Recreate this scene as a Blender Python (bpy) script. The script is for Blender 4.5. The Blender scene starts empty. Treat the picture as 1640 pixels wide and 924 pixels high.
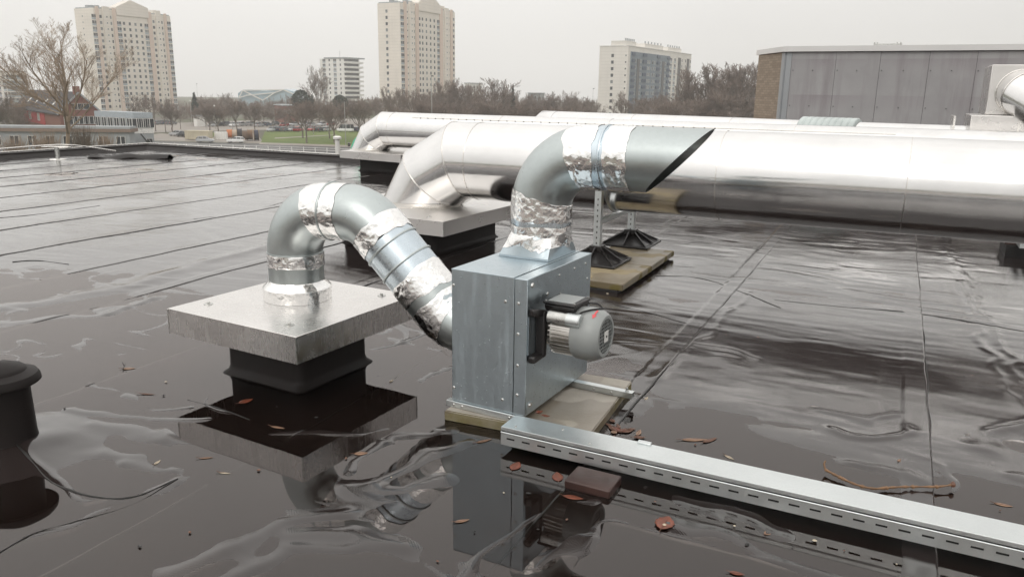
import bpy, bmesh, math, random
import numpy as np
from math import sin, cos, pi, radians, sqrt, atan2, hypot
from mathutils import Vector, Matrix

S = bpy.context.scene
COL = S.collection
random.seed(7)
RNG = np.random.default_rng(11)

# ------------------------------------------------------------------ camera
FPX, PITCH, ROLL, EYE = 1252.87, 0.247704, 0.0147416, 1.6      # focal length in photo pixels (1640 wide)
_F = Vector((0, cos(PITCH), -sin(PITCH))); _R = Vector((1, 0, 0)); _U = Vector((0, sin(PITCH), cos(PITCH)))
cd = bpy.data.cameras.new("camera"); cam = bpy.data.objects.new("camera", cd); COL.objects.link(cam)
cx = _R * cos(ROLL) + _U * sin(ROLL); cy = _U * cos(ROLL) - _R * sin(ROLL); cz = -_F
mw = Matrix((cx, cy, cz)).transposed().to_4x4(); mw.translation = (0, 0, EYE)
cam.matrix_world = mw
cd.sensor_width = 36; cd.lens = 36 * FPX / 1640; cd.clip_start = 0.05; cd.clip_end = 4000
S.camera = cam

# ------------------------------------------------------------------ sky, sun, exposure
SUN_EL, SUN_AZ = 42.0, 200.0
w = bpy.data.worlds.new("World"); S.world = w; w.use_nodes = True
nt = w.node_tree; nt.nodes.clear()
def wn(t, **k):
    n = nt.nodes.new(t)
    for a, b in k.items(): setattr(n, a, b)
    return n
sky = wn('ShaderNodeTexSky', sky_type='NISHITA', sun_disc=False, sun_elevation=radians(SUN_EL), sun_rotation=radians(SUN_AZ))
hsv = wn('ShaderNodeHueSaturation'); hsv.inputs['Saturation'].default_value = 0.12; hsv.inputs['Value'].default_value = 1.0
geo = wn('ShaderNodeTexCoord'); sep = wn('ShaderNodeSeparateXYZ')
ramp = wn('ShaderNodeMapRange'); ramp.inputs[1].default_value = -0.05; ramp.inputs[2].default_value = 1.0
ramp.inputs[3].default_value = 8.6; ramp.inputs[4].default_value = 18.5      # overcast vault: zenith brighter than horizon
noi = wn('ShaderNodeTexNoise'); noi.inputs['Scale'].default_value = 1.6; noi.inputs['Detail'].default_value = 3
mpn = wn('ShaderNodeMapRange'); mpn.inputs[1].default_value = .3; mpn.inputs[2].default_value = .7
mpn.inputs[3].default_value = .90; mpn.inputs[4].default_value = 1.08
mul = wn('ShaderNodeMath', operation='MULTIPLY')
tint = wn('ShaderNodeCombineColor'); 
tm = wn('ShaderNodeVectorMath', operation='SCALE'); tm.inputs[0].default_value = (1.0, 0.978, 0.945)
mix = wn('ShaderNodeMix', data_type='RGBA'); mix.inputs[0].default_value = 0.9
bg = wn('ShaderNodeBackground'); bg.inputs[1].default_value = 0.1
out = wn('ShaderNodeOutputWorld')
L = nt.links.new
L(geo.outputs['Generated'], sep.inputs[0]); L(sep.outputs[2], ramp.inputs[0]); L(geo.outputs['Generated'], noi.inputs['Vector'])
azm = wn('ShaderNodeMapRange'); azm.inputs[1].default_value = -1; azm.inputs[2].default_value = 1; azm.inputs[3].default_value = 1.13; azm.inputs[4].default_value = .75
mu2 = wn('ShaderNodeMath', operation='MULTIPLY'); L(sep.outputs[0], azm.inputs[0]); L(mpn.outputs[0], mu2.inputs[0]); L(azm.outputs[0], mu2.inputs[1])   # cloud cover thicker to the right
L(noi.outputs[0], mpn.inputs[0]); L(ramp.outputs[0], mul.inputs[0]); L(mu2.outputs[0], mul.inputs[1])
L(mul.outputs[0], tm.inputs['Scale']); L(sky.outputs[0], hsv.inputs['Color'])
L(hsv.outputs[0], mix.inputs[6]); L(tm.outputs[0], mix.inputs[7]); L(mix.outputs[2], bg.inputs[0]); L(bg.outputs[0], out.inputs[0])
sd = bpy.data.lights.new("sun", 'SUN'); sd.energy = 0.6; sd.angle = radians(30); sd.color = (1, .96, .9)
sun = bpy.data.objects.new("sun", sd); COL.objects.link(sun)
_a = radians(SUN_AZ); _e = radians(SUN_EL)
sun.rotation_euler = Vector((sin(_a) * cos(_e), cos(_a) * cos(_e), sin(_e))).to_track_quat('Z', 'Y').to_euler()
S.view_settings.view_transform = 'Standard'; S.view_settings.look = 'None'
S.view_settings.exposure = 0; S.view_settings.gamma = 1; S.view_settings.use_curve_mapping = False
S.cycles.max_bounces = 10; S.cycles.volume_bounces = 3; S.cycles.transparent_max_bounces = 12; S.cycles.caustics_reflective = False; S.cycles.caustics_refractive = False

# ------------------------------------------------------------------ surveying helpers (photo pixel -> place in the world)
YAW = -0.451178                                   # direction of the pipes and roof seams
E_ = Vector((cos(YAW), sin(YAW), 0)); N_ = Vector((-sin(YAW), cos(YAW), 0)); C0 = Vector((0, 0, EYE))
def W(s, t, z=0.0): return E_ * s + N_ * t + Vector((0, 0, z))
def ray(px, py):
    a, b = px - 820, py - 462
    u = a * cos(ROLL) + b * sin(ROLL); v = -a * sin(ROLL) + b * cos(ROLL)
    return _R * (u / FPX) + _U * (-v / FPX) + _F
def at_z(px, py, z):
    d = ray(px, py); return C0 + d * ((z - EYE) / d.z)
def at_d(px, py, dep): return C0 + ray(px, py) * dep
def at_t(px, py, t):
    d = ray(px, py); return C0 + d * (t / d.dot(N_))
def ST(P): return P.dot(E_), P.dot(N_)

# ------------------------------------------------------------------ object helpers
def tag(o, label=None, cat=None, group=None, kind=None):
    if label: o['label'] = label
    if cat: o['category'] = cat
    if group: o['group'] = group
    if kind: o['kind'] = kind
    return o
def thing(name, loc, label, cat, rz=0.0, group=None):
    o = bpy.data.objects.new(name, None); COL.objects.link(o); o.empty_display_size = .2
    o.location = loc; o.rotation_euler = (0, 0, rz)
    return tag(o, label, cat, group)
def link(name, me, parent=None, loc=(0, 0, 0), rot=(0, 0, 0), sc=(1, 1, 1)):
    o = bpy.data.objects.new(name, me); COL.objects.link(o)
    o.location = loc; o.rotation_euler = rot; o.scale = sc
    if parent: o.parent = parent
    return o
def kids(o): return [c for c in ALLKIDS.get(o.name, [])]
def copy_tree(root, loc=None, rz=None, sc=None, label=None, group=None):
    def rec(o, par):
        c = o.copy(); COL.objects.link(c)
        if par: c.parent = par
        for ch in list(o.children): rec(ch, c)
        return c
    r = rec(root, None)
    if loc is not None: r.location = loc
    if rz is not None: r.rotation_euler = (0, 0, rz)
    if sc is not None: r.scale = (sc, sc, sc) if not hasattr(sc, '__len__') else sc
    if label: r['label'] = label
    if group: r['group'] = group
    return r

class MB:
    """collects shapes into one mesh"""
    def __init__(s): s.v = []; s.f = []
    def add(s, vs, fs):
        o = len(s.v); s.v += [tuple(p) for p in vs]; s.f += [tuple(i + o for i in f) for f in fs]; return s
    def box(s, a, b, taper=None):
        x0, y0, z0 = a; x1, y1, z1 = b
        return s.add([(x0, y0, z0), (x1, y0, z0), (x1, y1, z0), (x0, y1, z0), (x0, y0, z1), (x1, y0, z1), (x1, y1, z1), (x0, y1, z1)],
                     [(3, 2, 1, 0), (4, 5, 6, 7), (0, 1, 5, 4), (1, 2, 6, 5), (2, 3, 7, 6), (3, 0, 4, 7)])
    def hull8(s, p):   # eight corner points, bottom four then top four
        return s.add(p, [(3, 2, 1, 0), (4, 5, 6, 7), (0, 1, 5, 4), (1, 2, 6, 5), (2, 3, 7, 6), (3, 0, 4, 7)])
    def bar(s, a, b, w, h, up=(0, 0, 1)):
        a = Vector(a); b = Vector(b); d = (b - a).normalized(); up = Vector(up)
        x = d.cross(up)
        if x.length < 1e-4: x = d.cross(Vector((1, 0, 0)))
        x.normalize(); y = x.cross(d)
        q = [x * (-w / 2) + y * (-h / 2), x * (w / 2) + y * (-h / 2), x * (w / 2) + y * (h / 2), x * (-w / 2) + y * (h / 2)]
        return s.hull8([a + k for k in q] + [b + k for k in q])
    def tube(s, pts, rad, n=12, cap=True, closed=False):
        pts = [Vector(p) for p in pts]; m = len(pts)
        if not hasattr(rad, '__len__'): rad = [rad] * m
        o = len(s.v); ref = None
        for i, p in enumerate(pts):
            d = (pts[min(i + 1, m - 1)] - pts[max(i - 1, 0)]).normalized()
            if ref is None: ref = d.orthogonal().normalized()
            x = (ref - d * ref.dot(d)).normalized(); y = d.cross(x); ref = x
            for k in range(n):
                a = 2 * pi * k / n; s.v.append(tuple(p + (x * cos(a) + y * sin(a)) * rad[i]))
        for i in range(m - 1):
            for k in range(n):
                k2 = (k + 1) % n
                s.f.append((o + i * n + k, o + i * n + k2, o + (i + 1) * n + k2, o + (i + 1) * n + k))
        if cap: s.f.append(tuple(o + k for k in reversed(range(n)))); s.f.append(tuple(o + (m - 1) * n + k for k in range(n)))
        return s
    def cyl(s, a, b, r, r2=None, n=16, cap=True): return s.tube([a, b], [r, r if r2 is None else r2], n, cap)
    def lathe(s, prof, n=24, c=(0, 0, 0)):   # prof: (r, z)
        o = len(s.v); m = len(prof)
        for r, z in prof:
            for k in range(n):
                a = 2 * pi * k / n; s.v.append((c[0] + r * cos(a), c[1] + r * sin(a), c[2] + z))
        for i in range(m - 1):
            for k in range(n):
                k2 = (k + 1) % n; s.f.append((o + i * n + k, o + i * n + k2, o + (i + 1) * n + k2, o + (i + 1) * n + k))
        s.f.append(tuple(o + k for k in reversed(range(n)))); s.f.append(tuple(o + (m - 1) * n + k for k in range(n)))
        return s
    def rings(s, rings, closed_ends=False):
        n = len(rings[0]); o = len(s.v)
        for r in rings: s.v += [tuple(p) for p in r]
        for i in range(len(rings) - 1):
            for k in range(n):
                k2 = (k + 1) % n; s.f.append((o + i * n + k, o + i * n + k2, o + (i + 1) * n + k2, o + (i + 1) * n + k))
        if closed_ends:
            s.f.append(tuple(o + k for k in reversed(range(n)))); s.f.append(tuple(o + (len(rings) - 1) * n + k for k in range(n)))
        return s
    def mesh(s, name, mat=None, smooth=35):
        me = bpy.data.meshes.new(name); me.from_pydata(s.v, [], s.f); me.update()
        if mat: me.materials.append(mat)
        if smooth:
            me.polygons.foreach_set('use_smooth', [True] * len(me.polygons)); me.set_sharp_from_angle(angle=radians(smooth))
        return me
    def build(s, name, mat, parent=None, smooth=35, loc=(0, 0, 0), bevel=0, rot=(0, 0, 0), label=None):
        o = link(name, s.mesh(name, mat, smooth), parent, loc, rot)
        if bevel:
            b = o.modifiers.new('bevel', 'BEVEL'); b.width = bevel; b.segments = 2; b.limit_method = 'ANGLE'; b.angle_limit = radians(40)
        if label: o['label'] = label
        return o

# ------------------------------------------------------------------ materials
class NT:
    def __init__(s, name):
        s.m = bpy.data.materials.new(name); s.m.use_nodes = True; s.t = s.m.node_tree; s.t.nodes.clear()
        s.out = s.n('ShaderNodeOutputMaterial'); s.p = s.n('ShaderNodeBsdfPrincipled'); s.l(s.p.outputs[0], s.out.inputs[0])
        s.tc = s.n('ShaderNodeTexCoord')
    def n(s, t, **k):
        o = s.t.nodes.new(t)
        for a, b in k.items(): setattr(o, a, b)
        return o
    def l(s, a, b): s.t.links.new(a, b)
    def coord(s, scale=(1, 1, 1), kind='Object'):
        mp = s.n('ShaderNodeMapping'); mp.inputs['Scale'].default_value = scale
        s.l(s.tc.outputs[kind], mp.inputs[0]); return mp.outputs[0]
    def noise(s, sc, det=4, rough=.55, vec=None, dist=0):
        o = s.n('ShaderNodeTexNoise'); o.inputs['Scale'].default_value = sc; o.inputs['Detail'].default_value = det
        o.inputs['Roughness'].default_value = rough; o.inputs['Distortion'].default_value = dist
        s.l(vec if vec else s.tc.outputs['Object'], o.inputs['Vector']); return o.outputs[0]
    def voro(s, sc, feat='F1', vec=None, out='Distance'):
        o = s.n('ShaderNodeTexVoronoi', feature=feat); o.inputs['Scale'].default_value = sc
        s.l(vec if vec else s.tc.outputs['Object'], o.inputs['Vector']); return o.outputs[out]
    def rng(s, x, a, b, c, d):
        o = s.n('ShaderNodeMapRange'); s.l(x, o.inputs[0])
        for i, q in enumerate((a, b, c, d)): o.inputs[i + 1].default_value = q
        return o.outputs[0]
    def math(s, op, a, b=None):
        o = s.n('ShaderNodeMath', operation=op)
        for i, q in enumerate((a, b)):
            if q is None: continue
            if isinstance(q, (int, float)): o.inputs[i].default_value = q
            else: s.l(q, o.inputs[i])
        return o.outputs[0]
    def mixc(s, f, a, b):
        o = s.n('ShaderNodeMix', data_type='RGBA')
        if isinstance(f, (int, float)): o.inputs[0].default_value = f
        else: s.l(f, o.inputs[0])
        for i, q in ((6, a), (7, b)):
            if isinstance(q, tuple): o.inputs[i].default_value = (*q, 1)
            else: s.l(q, o.inputs[i])
        return o.outputs[2]
    def bump(s, h, st=.3, dist=.01, prev=None):
        o = s.n('ShaderNodeBump'); o.inputs['Strength'].default_value = st; o.inputs['Distance'].default_value = dist
        s.l(h, o.inputs['Height'])
        if prev: s.l(prev, o.inputs['Normal'])
        return o.outputs[0]
    def set(s, **k):
        for a, b in k.items():
            i = s.p.inputs[a.replace('_', ' ')]
            if isinstance(b, (int, float)): i.default_value = b
            elif isinstance(b, tuple): i.default_value = (*b, 1) if len(b) == 3 else b
            else: s.l(b, i)
        return s
def plain(name, col, rough=.6, metal=0.0, var=.25, sc=6.0, bump=0.0, bsc=40.0, spec=None):
    """base colour with wear noise"""
    k = NT(name); n = k.noise(sc, 5)
    lo = tuple(c * (1 - var) for c in col); hi = tuple(min(1, c * (1 + var)) for c in col)
    k.set(Base_Color=k.mixc(k.rng(n, .3, .7, 0, 1), lo, hi), Roughness=k.rng(n, .2, .8, max(.03, rough - .1), min(1, rough + .1)), Metallic=metal)
    if bump: k.set(Normal=k.bump(k.noise(bsc, 3), bump, .004))
    if spec is not None: k.p.inputs['IOR'].default_value = spec
    return k.m
M = {}
def mk_membrane():
    k = NT('bitumen_membrane')
    n1 = k.noise(1.1, 5); n2 = k.noise(9, 4); n3 = k.noise(.35, 3)
    silt = k.rng(n1, .56, .74, 0, .55)
    c = k.mixc(silt, (.0225, .0168, .0158), (.058, .044, .038))
    k.set(Base_Color=c, IOR=1.12)
    r = k.math('ADD', k.rng(n2, .3, .7, .09, .17), k.rng(n3, .35, .65, -.03, .07))
    k.set(Roughness=r, Coat_Weight=1.0, Coat_Roughness=k.math('ADD', k.rng(n3, .35, .65, .015, .075), k.rng(n2, .3, .7, 0, .035)), Coat_IOR=1.53)
    # embossed dots of the sheet
    v = k.coord((1, 1, 1)); sp = k.n('ShaderNodeSeparateXYZ'); k.l(v, sp.inputs[0])
    a = k.math('SINE', k.math('MULTIPLY', sp.outputs[0], 480)); b = k.math('SINE', k.math('MULTIPLY', sp.outputs[1], 480))
    h = k.math('MULTIPLY', a, b)
    h = k.math('MULTIPLY', h, k.rng(n1, .42, .56, .25, 1)); b1 = k.bump(h, .13, .0012); b2 = k.bump(k.noise(28, 4), .05, .003, b1)
    k.set(Normal=b2, Coat_Normal=b2); return k.m
def mk_water():
    k = NT('rain_water'); k.t.nodes.remove(k.p)
    fr = k.n('ShaderNodeFresnel'); fr.inputs[0].default_value = 1.54
    tr = k.n('ShaderNodeBsdfTransparent'); tr.inputs[0].default_value = (.94, .88, .83, 1)
    gl = k.n('ShaderNodeBsdfGlossy'); gl.inputs['Roughness'].default_value = .012; gl.inputs[0].default_value = (1, .955, .94, 1)
    nrm = k.bump(k.noise(3.2, 2), .03, .02); k.l(nrm, gl.inputs['Normal']); k.l(nrm, fr.inputs['Normal'])
    mx = k.n('ShaderNodeMixShader'); k.l(fr.outputs[0], mx.inputs[0]); k.l(tr.outputs[0], mx.inputs[1]); k.l(gl.outputs[0], mx.inputs[2])
    k.l(mx.outputs[0], k.out.inputs[0]); return k.m
def mk_metal(name, col, rough, rvar=.06, drops=0, brush=None, spangle=0, stain=0, bump=0.0, dirt=(.30, .26, .21), big=.04):
    k = NT(name); n = k.noise(2.5, 5); f = k.noise(14, 4)
    lo = tuple(c * .94 for c in col); hi = tuple(min(1, c * 1.06) for c in col)
    c = k.mixc(k.rng(n, .3, .7, 0, 1), lo, hi); r = k.rng(f, .3, .7, rough - rvar, rough + rvar)
    if spangle:
        vc = k.voro(spangle, out='Color'); sx = k.n('ShaderNodeSeparateColor'); k.l(vc, sx.inputs[0])
        c = k.mixc(k.rng(sx.outputs[0], 0, 1, 0, .14), c, tuple(x * .72 for x in col))
        r = k.math('ADD', r, k.rng(sx.outputs[1], 0, 1, -.02, .025))
    if stain:
        st = k.noise(1, 5, .7, k.coord((26, 26, 1.6))); c = k.mixc(k.rng(st, .52, .75, 0, stain), c, dirt)
        r = k.math('ADD', r, k.rng(st, .5, .75, 0, .22))
    hb = k.bump(k.noise(3.0, 2), big, .02)
    if brush: hb = k.bump(k.noise(1, 3, .6, k.coord(brush)), .05, .002, hb)
    if bump: hb = k.bump(k.noise(45, 4), bump, .003, hb)
    if drops:                                      # standing rain drops
        vd = k.n('ShaderNodeTexVoronoi'); vd.inputs['Scale'].default_value = drops; k.l(k.tc.outputs['Object'], vd.inputs['Vector'])
        sc_ = k.n('ShaderNodeSeparateColor'); k.l(vd.outputs['Color'], sc_.inputs[0])
        dm = k.math('MULTIPLY', k.rng(vd.outputs['Distance'], .10, .22, 1, 0), k.math('GREATER_THAN', sc_.outputs[0], .86))
        hb = k.bump(dm, .4, .002, hb); r = k.math('SUBTRACT', r, k.math('MULTIPLY', dm, .2))
    k.set(Base_Color=c, Roughness=r, Metallic=1.0, Normal=hb); return k.m
def mk_foil():
    k = NT('crumpled_foil'); v = k.noise(9, 2); 
    mp = k.n('ShaderNodeVectorMath', operation='ADD'); sc = k.n('ShaderNodeVectorMath', operation='SCALE'); sc.inputs['Scale'].default_value = .05
    nc = k.n('ShaderNodeTexNoise'); nc.inputs['Scale'].default_value = 14; k.l(k.tc.outputs['Object'], nc.inputs[0])
    k.l(nc.outputs[1], sc.inputs[0]); k.l(k.tc.outputs['Object'], mp.inputs[0]); k.l(sc.outputs[0], mp.inputs[1])
    c1 = k.voro(24, 'F1', mp.outputs[0]); c2 = k.voro(60, 'F1', mp.outputs[0]); f = k.noise(30, 5, .7, mp.outputs[0])
    b = k.bump(c1, .22, .016); b = k.bump(c2, .14, .005, b); b = k.bump(f, .18, .005, b)
    k.set(Base_Color=(.86, .855, .845), Roughness=k.rng(v, .3, .7, .10, .22), Metallic=1.0, Normal=b); return k.m
def mk_concrete(name, lo, hi, alg=.6):
    k = NT(name); n = k.noise(5, 6, .65); f = k.noise(120, 3); g = k.noise(2.6, 4, .6, None, .5)
    c = k.mixc(k.rng(n, .3, .7, 0, 1), lo, hi)
    c = k.mixc(k.rng(g, .48, .62, 0, alg), c, (.115, .092, .035))
    c = k.mixc(k.rng(f, .62, .75, 0, .5), c, (.08, .075, .065))
    wet = k.noise(3.4, 2)
    gn = k.n('ShaderNodeNewGeometry'); sn = k.n('ShaderNodeSeparateXYZ'); k.l(gn.outputs['Normal'], sn.inputs[0])
    side = k.math('MULTIPLY', k.rng(sn.outputs[2], .2, .7, 1, 0), k.rng(n, .3, .6, .5, 1)); c = k.mixc(side, c, (.125, .10, .022))
    c = k.mixc(k.rng(wet, .50, .53, 0, .62), c, (.17, .135, .095))
    k.set(Base_Color=c, Roughness=k.rng(wet, .50, .53, .7, .32), Normal=k.bump(k.noise(90, 4), .25, .003)); return k.m
M['membrane'] = mk_membrane(); M['water'] = mk_water()
M['zinc'] = mk_metal('galvanised_duct', (.47, .51, .51), .34, spangle=70, big=.03)
M['zinc_blue'] = mk_metal('galvanised_spiral', (.56, .63, .68), .27, spangle=60, big=.03)
M['box_zinc'] = mk_metal('galvanised_casing', (.49, .56, .60), .33, rvar=.03, spangle=60, stain=.03, big=.025, drops=75)
M['rail_zinc'] = mk_metal('galvanised_rail', (.67, .70, .70), .36, spangle=140, bump=.08)
M['alu'] = mk_metal('aluminium_sheet', (.70, .68, .665), .24, drops=90, brush=(3, 3, 60), stain=.07, big=.03)
M['alu_top'] = mk_metal('aluminium_cap_top', (.72, .70, .68), .27, big=.04, stain=0)
M['pipe'] = mk_metal('aluminium_cladding', (.73, .725, .72), .15, rvar=.035, brush=(1, 30, 30), big=.016)
M['alu_trim'] = mk_metal('aluminium_trim', (.74, .72, .69), .26)
M['foil'] = mk_foil(); M['alu_far'] = plain('aluminium_plain', (.70, .68, .66), .30, 1.0, .05, 1.2); M['alu_skirt'] = plain('aluminium_skirt', (.66, .64, .625), .28, 1.0, .06, 2)
M['steel'] = plain('bright_steel', (.55, .55, .53), .3, 1.0, .15, 30)
M['dark_mem'] = plain('bitumen_upstand', (.012, .009, .0085), .5, 0, .35, 3, .15, 30, 1.3)
M['bead'] = plain('bitumen_bead', (.008, .007, .006), .5, 0, .3, 20)
M['paver'] = mk_concrete('concrete_paver', (.34, .31, .265), (.47, .44, .39), .25)
M['paver_moss'] = mk_concrete('mossy_paver', (.25, .20, .115), (.36, .30, .20), .8)
M['rubber'] = plain('black_rubber', (.012, .011, .011), .55, 0, .3, 12, .1)
M['plastic'] = plain('black_plastic', (.014, .012, .012), .35, 0, .2, 10)
M['brown_block'] = plain('brown_block', (.045, .022, .018), .35, 0, .35, 9, .2)
M['motor_grey'] = plain('grey_paint', (.31, .325, .32), .38, 0, .08, 8)
M['motor_alu'] = mk_metal('cast_aluminium', (.62, .60, .57), .34, rvar=.08)
M['red'] = plain('red_print', (.70, .10, .11), .5, 0, .05)
M['dark'] = plain('near_black', (.01, .01, .01), .8)  # near-black colour, also painted in for shade inside openings
M['white_paint'] = plain('white_paint', (.78, .77, .74), .5, 0, .06)
M['silt'] = plain('silt', (.10, .07, .05), .7, 0, .3)

# ================================================================== ROOF
# strips of bitumen membrane, seams along N_; lap edges at these s
def _hash(ix, iy, seed):
    h = (ix * 374761393 + iy * 668265263 + seed * 974634777) & 0xffffffff
    h = ((h ^ (h >> 13)) * 1274126177) & 0xffffffff
    return ((h ^ (h >> 16)) & 0xffff) / 65535.0
def vnoise(x, y, seed=0):
    x = np.asarray(x, float); y = np.asarray(y, float)
    ix = np.floor(x).astype(np.int64); iy = np.floor(y).astype(np.int64); fx = x - ix; fy = y - iy
    u = fx * fx * fx * (fx * (fx * 6 - 15) + 10); v = fy * fy * fy * (fy * (fy * 6 - 15) + 10)
    a = _hash(ix, iy, seed); b = _hash(ix + 1, iy, seed); c = _hash(ix, iy + 1, seed); d = _hash(ix + 1, iy + 1, seed)
    return (a + (b - a) * u + (c - a) * v + (a - b - c + d) * u * v) * 2 - 1
def fbm(x, y, seed=0, o=4, g=.5):
    r = 0; am = 1; t = 0
    for i in range(o):
        r = r + am * vnoise(x, y, seed + i * 17); t += am; am *= g; x = x * 2.03 + 11.3; y = y * 2.03 + 7.7
    return r / t
def sstep(a, b, x):
    t = np.clip((x - a) / (b - a), 0, 1); return t * t * (3 - 2 * t)
SEAMS = [-17.4, -16.2, -15.05, -13.9, -12.7, -11.45, -10.2, -8.9, -7.58, -6.335, -5.21, -3.85, -2.42, -1.09, .307, 1.55, 2.8, 4.05, 5.3, 6.6, 7.9, 9.2, 10.5, 12, 13.5, 15]
def poly_st(pts): return [ST(at_z(x, y, 0)) for x, y in pts]
RIDGES = [  # photo polyline, height, width, wobble
    ([(1512, 395), (1540, 452), (1556, 500), (1580, 560), (1604, 610), (1650, 700)], .007, .030),
    ([(1524, 400), (1560, 470), (1590, 530), (1640, 610)], .006, .028),
    ([(1580, 720), (1600, 690), (1650, 685)], .010, .05),
    ([(-40, 500), (60, 485), (200, 460), (330, 422), (440, 392)], .016, .13),
    ([(-30, 520), (70, 512), (160, 505), (250, 478)], .008, .06),
    ([(20, 715), (50, 745), (80, 772), (150, 795), (215, 795), (285, 768)], .008, .030),
    ([(-20, 880), (60, 850), (140, 828), (215, 808), (285, 768)], .007, .03),
    ([(140, 680), (250, 700), (330, 705)], .009, .05), ([(200, 640), (250, 655), (310, 650)], .008, .03), ([(190, 740), (250, 755), (330, 745)], .008, .035), ([(150, 615), (220, 640)], .007, .04), ([(250, 690), (290, 730), (300, 760)], .007, .03), ([(120, 650), (230, 672), (330, 670)], .007, .05), ([(170, 722), (260, 742)], .007, .06),
    ([(560, 752), (640, 705), (705, 690)], .009, .045), ([(600, 770), (680, 735), (745, 715)], .010, .05), ([(560, 775), (640, 790), (720, 770)], .011, .06),
    ([(280, 920), (400, 868), (470, 835), (560, 815)], .010, .045), ([(470, 860), (560, 850), (640, 880)], .010, .055), ([(340, 930), (450, 880), (560, 872)], .008, .04),
    ([(720, 930), (770, 890), (830, 845), (850, 830)], .009, .020), ([(870, 920), (905, 885), (935, 855)], .009, .022),
    ([(1080, 835), (1150, 860), (1260, 905), (1380, 950)], .009, .05), ([(1100, 800), (1180, 830), (1260, 850)], .010, .06),
    ([(330, 640), (420, 690), (500, 690), (620, 690)], .007, .03), ([(290, 640), (360, 610), (420, 600)], .008, .04),
    ([(590, 560), (650, 545), (700, 530)], .007, .03), ([(660, 620), (720, 590), (760, 580)], .006, .03),
    ([(16, 712), (17, 714)], .046, .27), ([(1000, 660), (1020, 640)], .006, .05),
    ([(1040, 610), (1090, 570), (1150, 520), (1200, 470)], .006, .025), ([(1120, 555), (1160, 562), (1200, 575)], .007, .04), ([(1145, 575), (1180, 590)], .008, .05),
    ([(1300, 655), (1380, 672), (1440, 668)], .007, .03), ([(1330, 690), (1400, 700), (1460, 690)], .007, .03), ([(1350, 735), (1400, 745), (1480, 770)], .006, .03),
]
RIDGE_ST = [(np.array(poly_st(p)), h, wd) for p, h, wd in RIDGES]
def height(s, t):
    dist = np.sqrt(s * s + t * t)
    wx = s + .35 * fbm(s * .8, t * .8, 91, 2); wy = t + .25 * fbm(s * .8, t * .8, 55, 2)
    low = fbm(s * .42 + 3, t * .42, 5, 3)
    mask = sstep(-.15, .5, fbm(s * .55, t * .55, 23, 2))
    rid = 1 - np.abs(fbm(wx * .9, wy * 3.6, 31, 3)) * 2.2
    rid = np.clip(rid, 0, 1) ** 2
    far = sstep(4.0, 9.0, dist)
    near = 1 - sstep(3.6, 5.2, t)
    right = sstep(3.2, 3.8, t) * sstep(-1.5, -.9, s) * (1 - sstep(8.5, 10.5, t))
    tear = fbm(s * 1.1 + 9, t * 5.5, 17, 4)                   # ragged pools drawn out along the pipes
    h = low * .0055 * (1 - .65 * near) * (1 - .5 * right) + mask * rid * .0075 * (.55 + .45 * (1 - far)) * (1 - .5 * near)
    h = h + fbm(wx * 1.7, wy * 7, 71, 3) * (.0016 + .0009 * far) * (1 - .35 * right) + fbm(wx * 3.1, wy * 13, 63, 3) * (.0006 + .0007 * far) * (1 - .5 * right) + fbm(s * 9, t * 9, 37, 2) * .00035
    h = h + right * (.0024 + .0022 * (1 - sstep(4.7, 5.4, t)) + .0034 * tear)
    rn = np.clip(1 - np.abs(fbm(wx * 1.9 + 4, wy * 3.8, 47, 2)) * 7, 0, 1) ** 1.4 * sstep(.0, .4, fbm(s * .9, t * .9 + 5, 29, 2))
    h = h - .0050 * near + .0022 * far - .0004 + near * rn * .0068
    # mottled right-hand field between pipe and rail
    for pts, hh, wd in RIDGE_ST:
        lo = pts.min(0) - 4 * wd; hi = pts.max(0) + 4 * wd
        m = (s > lo[0]) & (s < hi[0]) & (t > lo[1]) & (t < hi[1])
        if not m.any(): continue
        ps, pt = s[m], t[m]; ps = ps + .05 * vnoise(ps * 5, pt * 5, 3); pt = pt + .05 * vnoise(ps * 5, pt * 5, 8)
        best = np.full(ps.shape, 9e9)
        for a, b in zip(pts[:-1], pts[1:]):
            d = b - a; L2 = d @ d
            k = np.clip(((ps - a[0]) * d[0] + (pt - a[1]) * d[1]) / L2, 0, 1)
            best = np.minimum(best, (ps - a[0] - k * d[0]) ** 2 + (pt - a[1] - k * d[1]) ** 2)
        h[m] += hh * (1.12 if wd < .1 else 1) * np.exp(-best / (wd * wd)) * (.8 + .35 * vnoise(ps * 3, pt * 3, 14))
    return h
def mk_building_walls():
    k = NT('building_wall'); b = k.n('ShaderNodeTexBrick'); b.inputs['Scale'].default_value = 4
    b.inputs['Color1'].default_value = (.22, .13, .09, 1); b.inputs['Color2'].default_value = (.17, .10, .07, 1); b.inputs['Mortar'].default_value = (.3, .28, .25, 1)
    k.l(k.coord((1, 1, 1)), b.inputs['Vector']); k.set(Base_Color=b.outputs[0], Roughness=.8); return k.m
GROUND = -12.0
roof = MB()
RS0, RS1, RT0, RT1 = -17.6, 14.9, -3.0, 14.45
roof.box((RS0, RT0, GROUND), (RS1, RT1, -.06)); roof.box((-9.6, RT1 - .01, GROUND + .01), (RS1 - .01, 34, -.061))
roof = roof.build('roof', mk_building_walls(), None, smooth=0); roof.rotation_euler = (0, 0, YAW); tag(roof, kind='structure')
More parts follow.
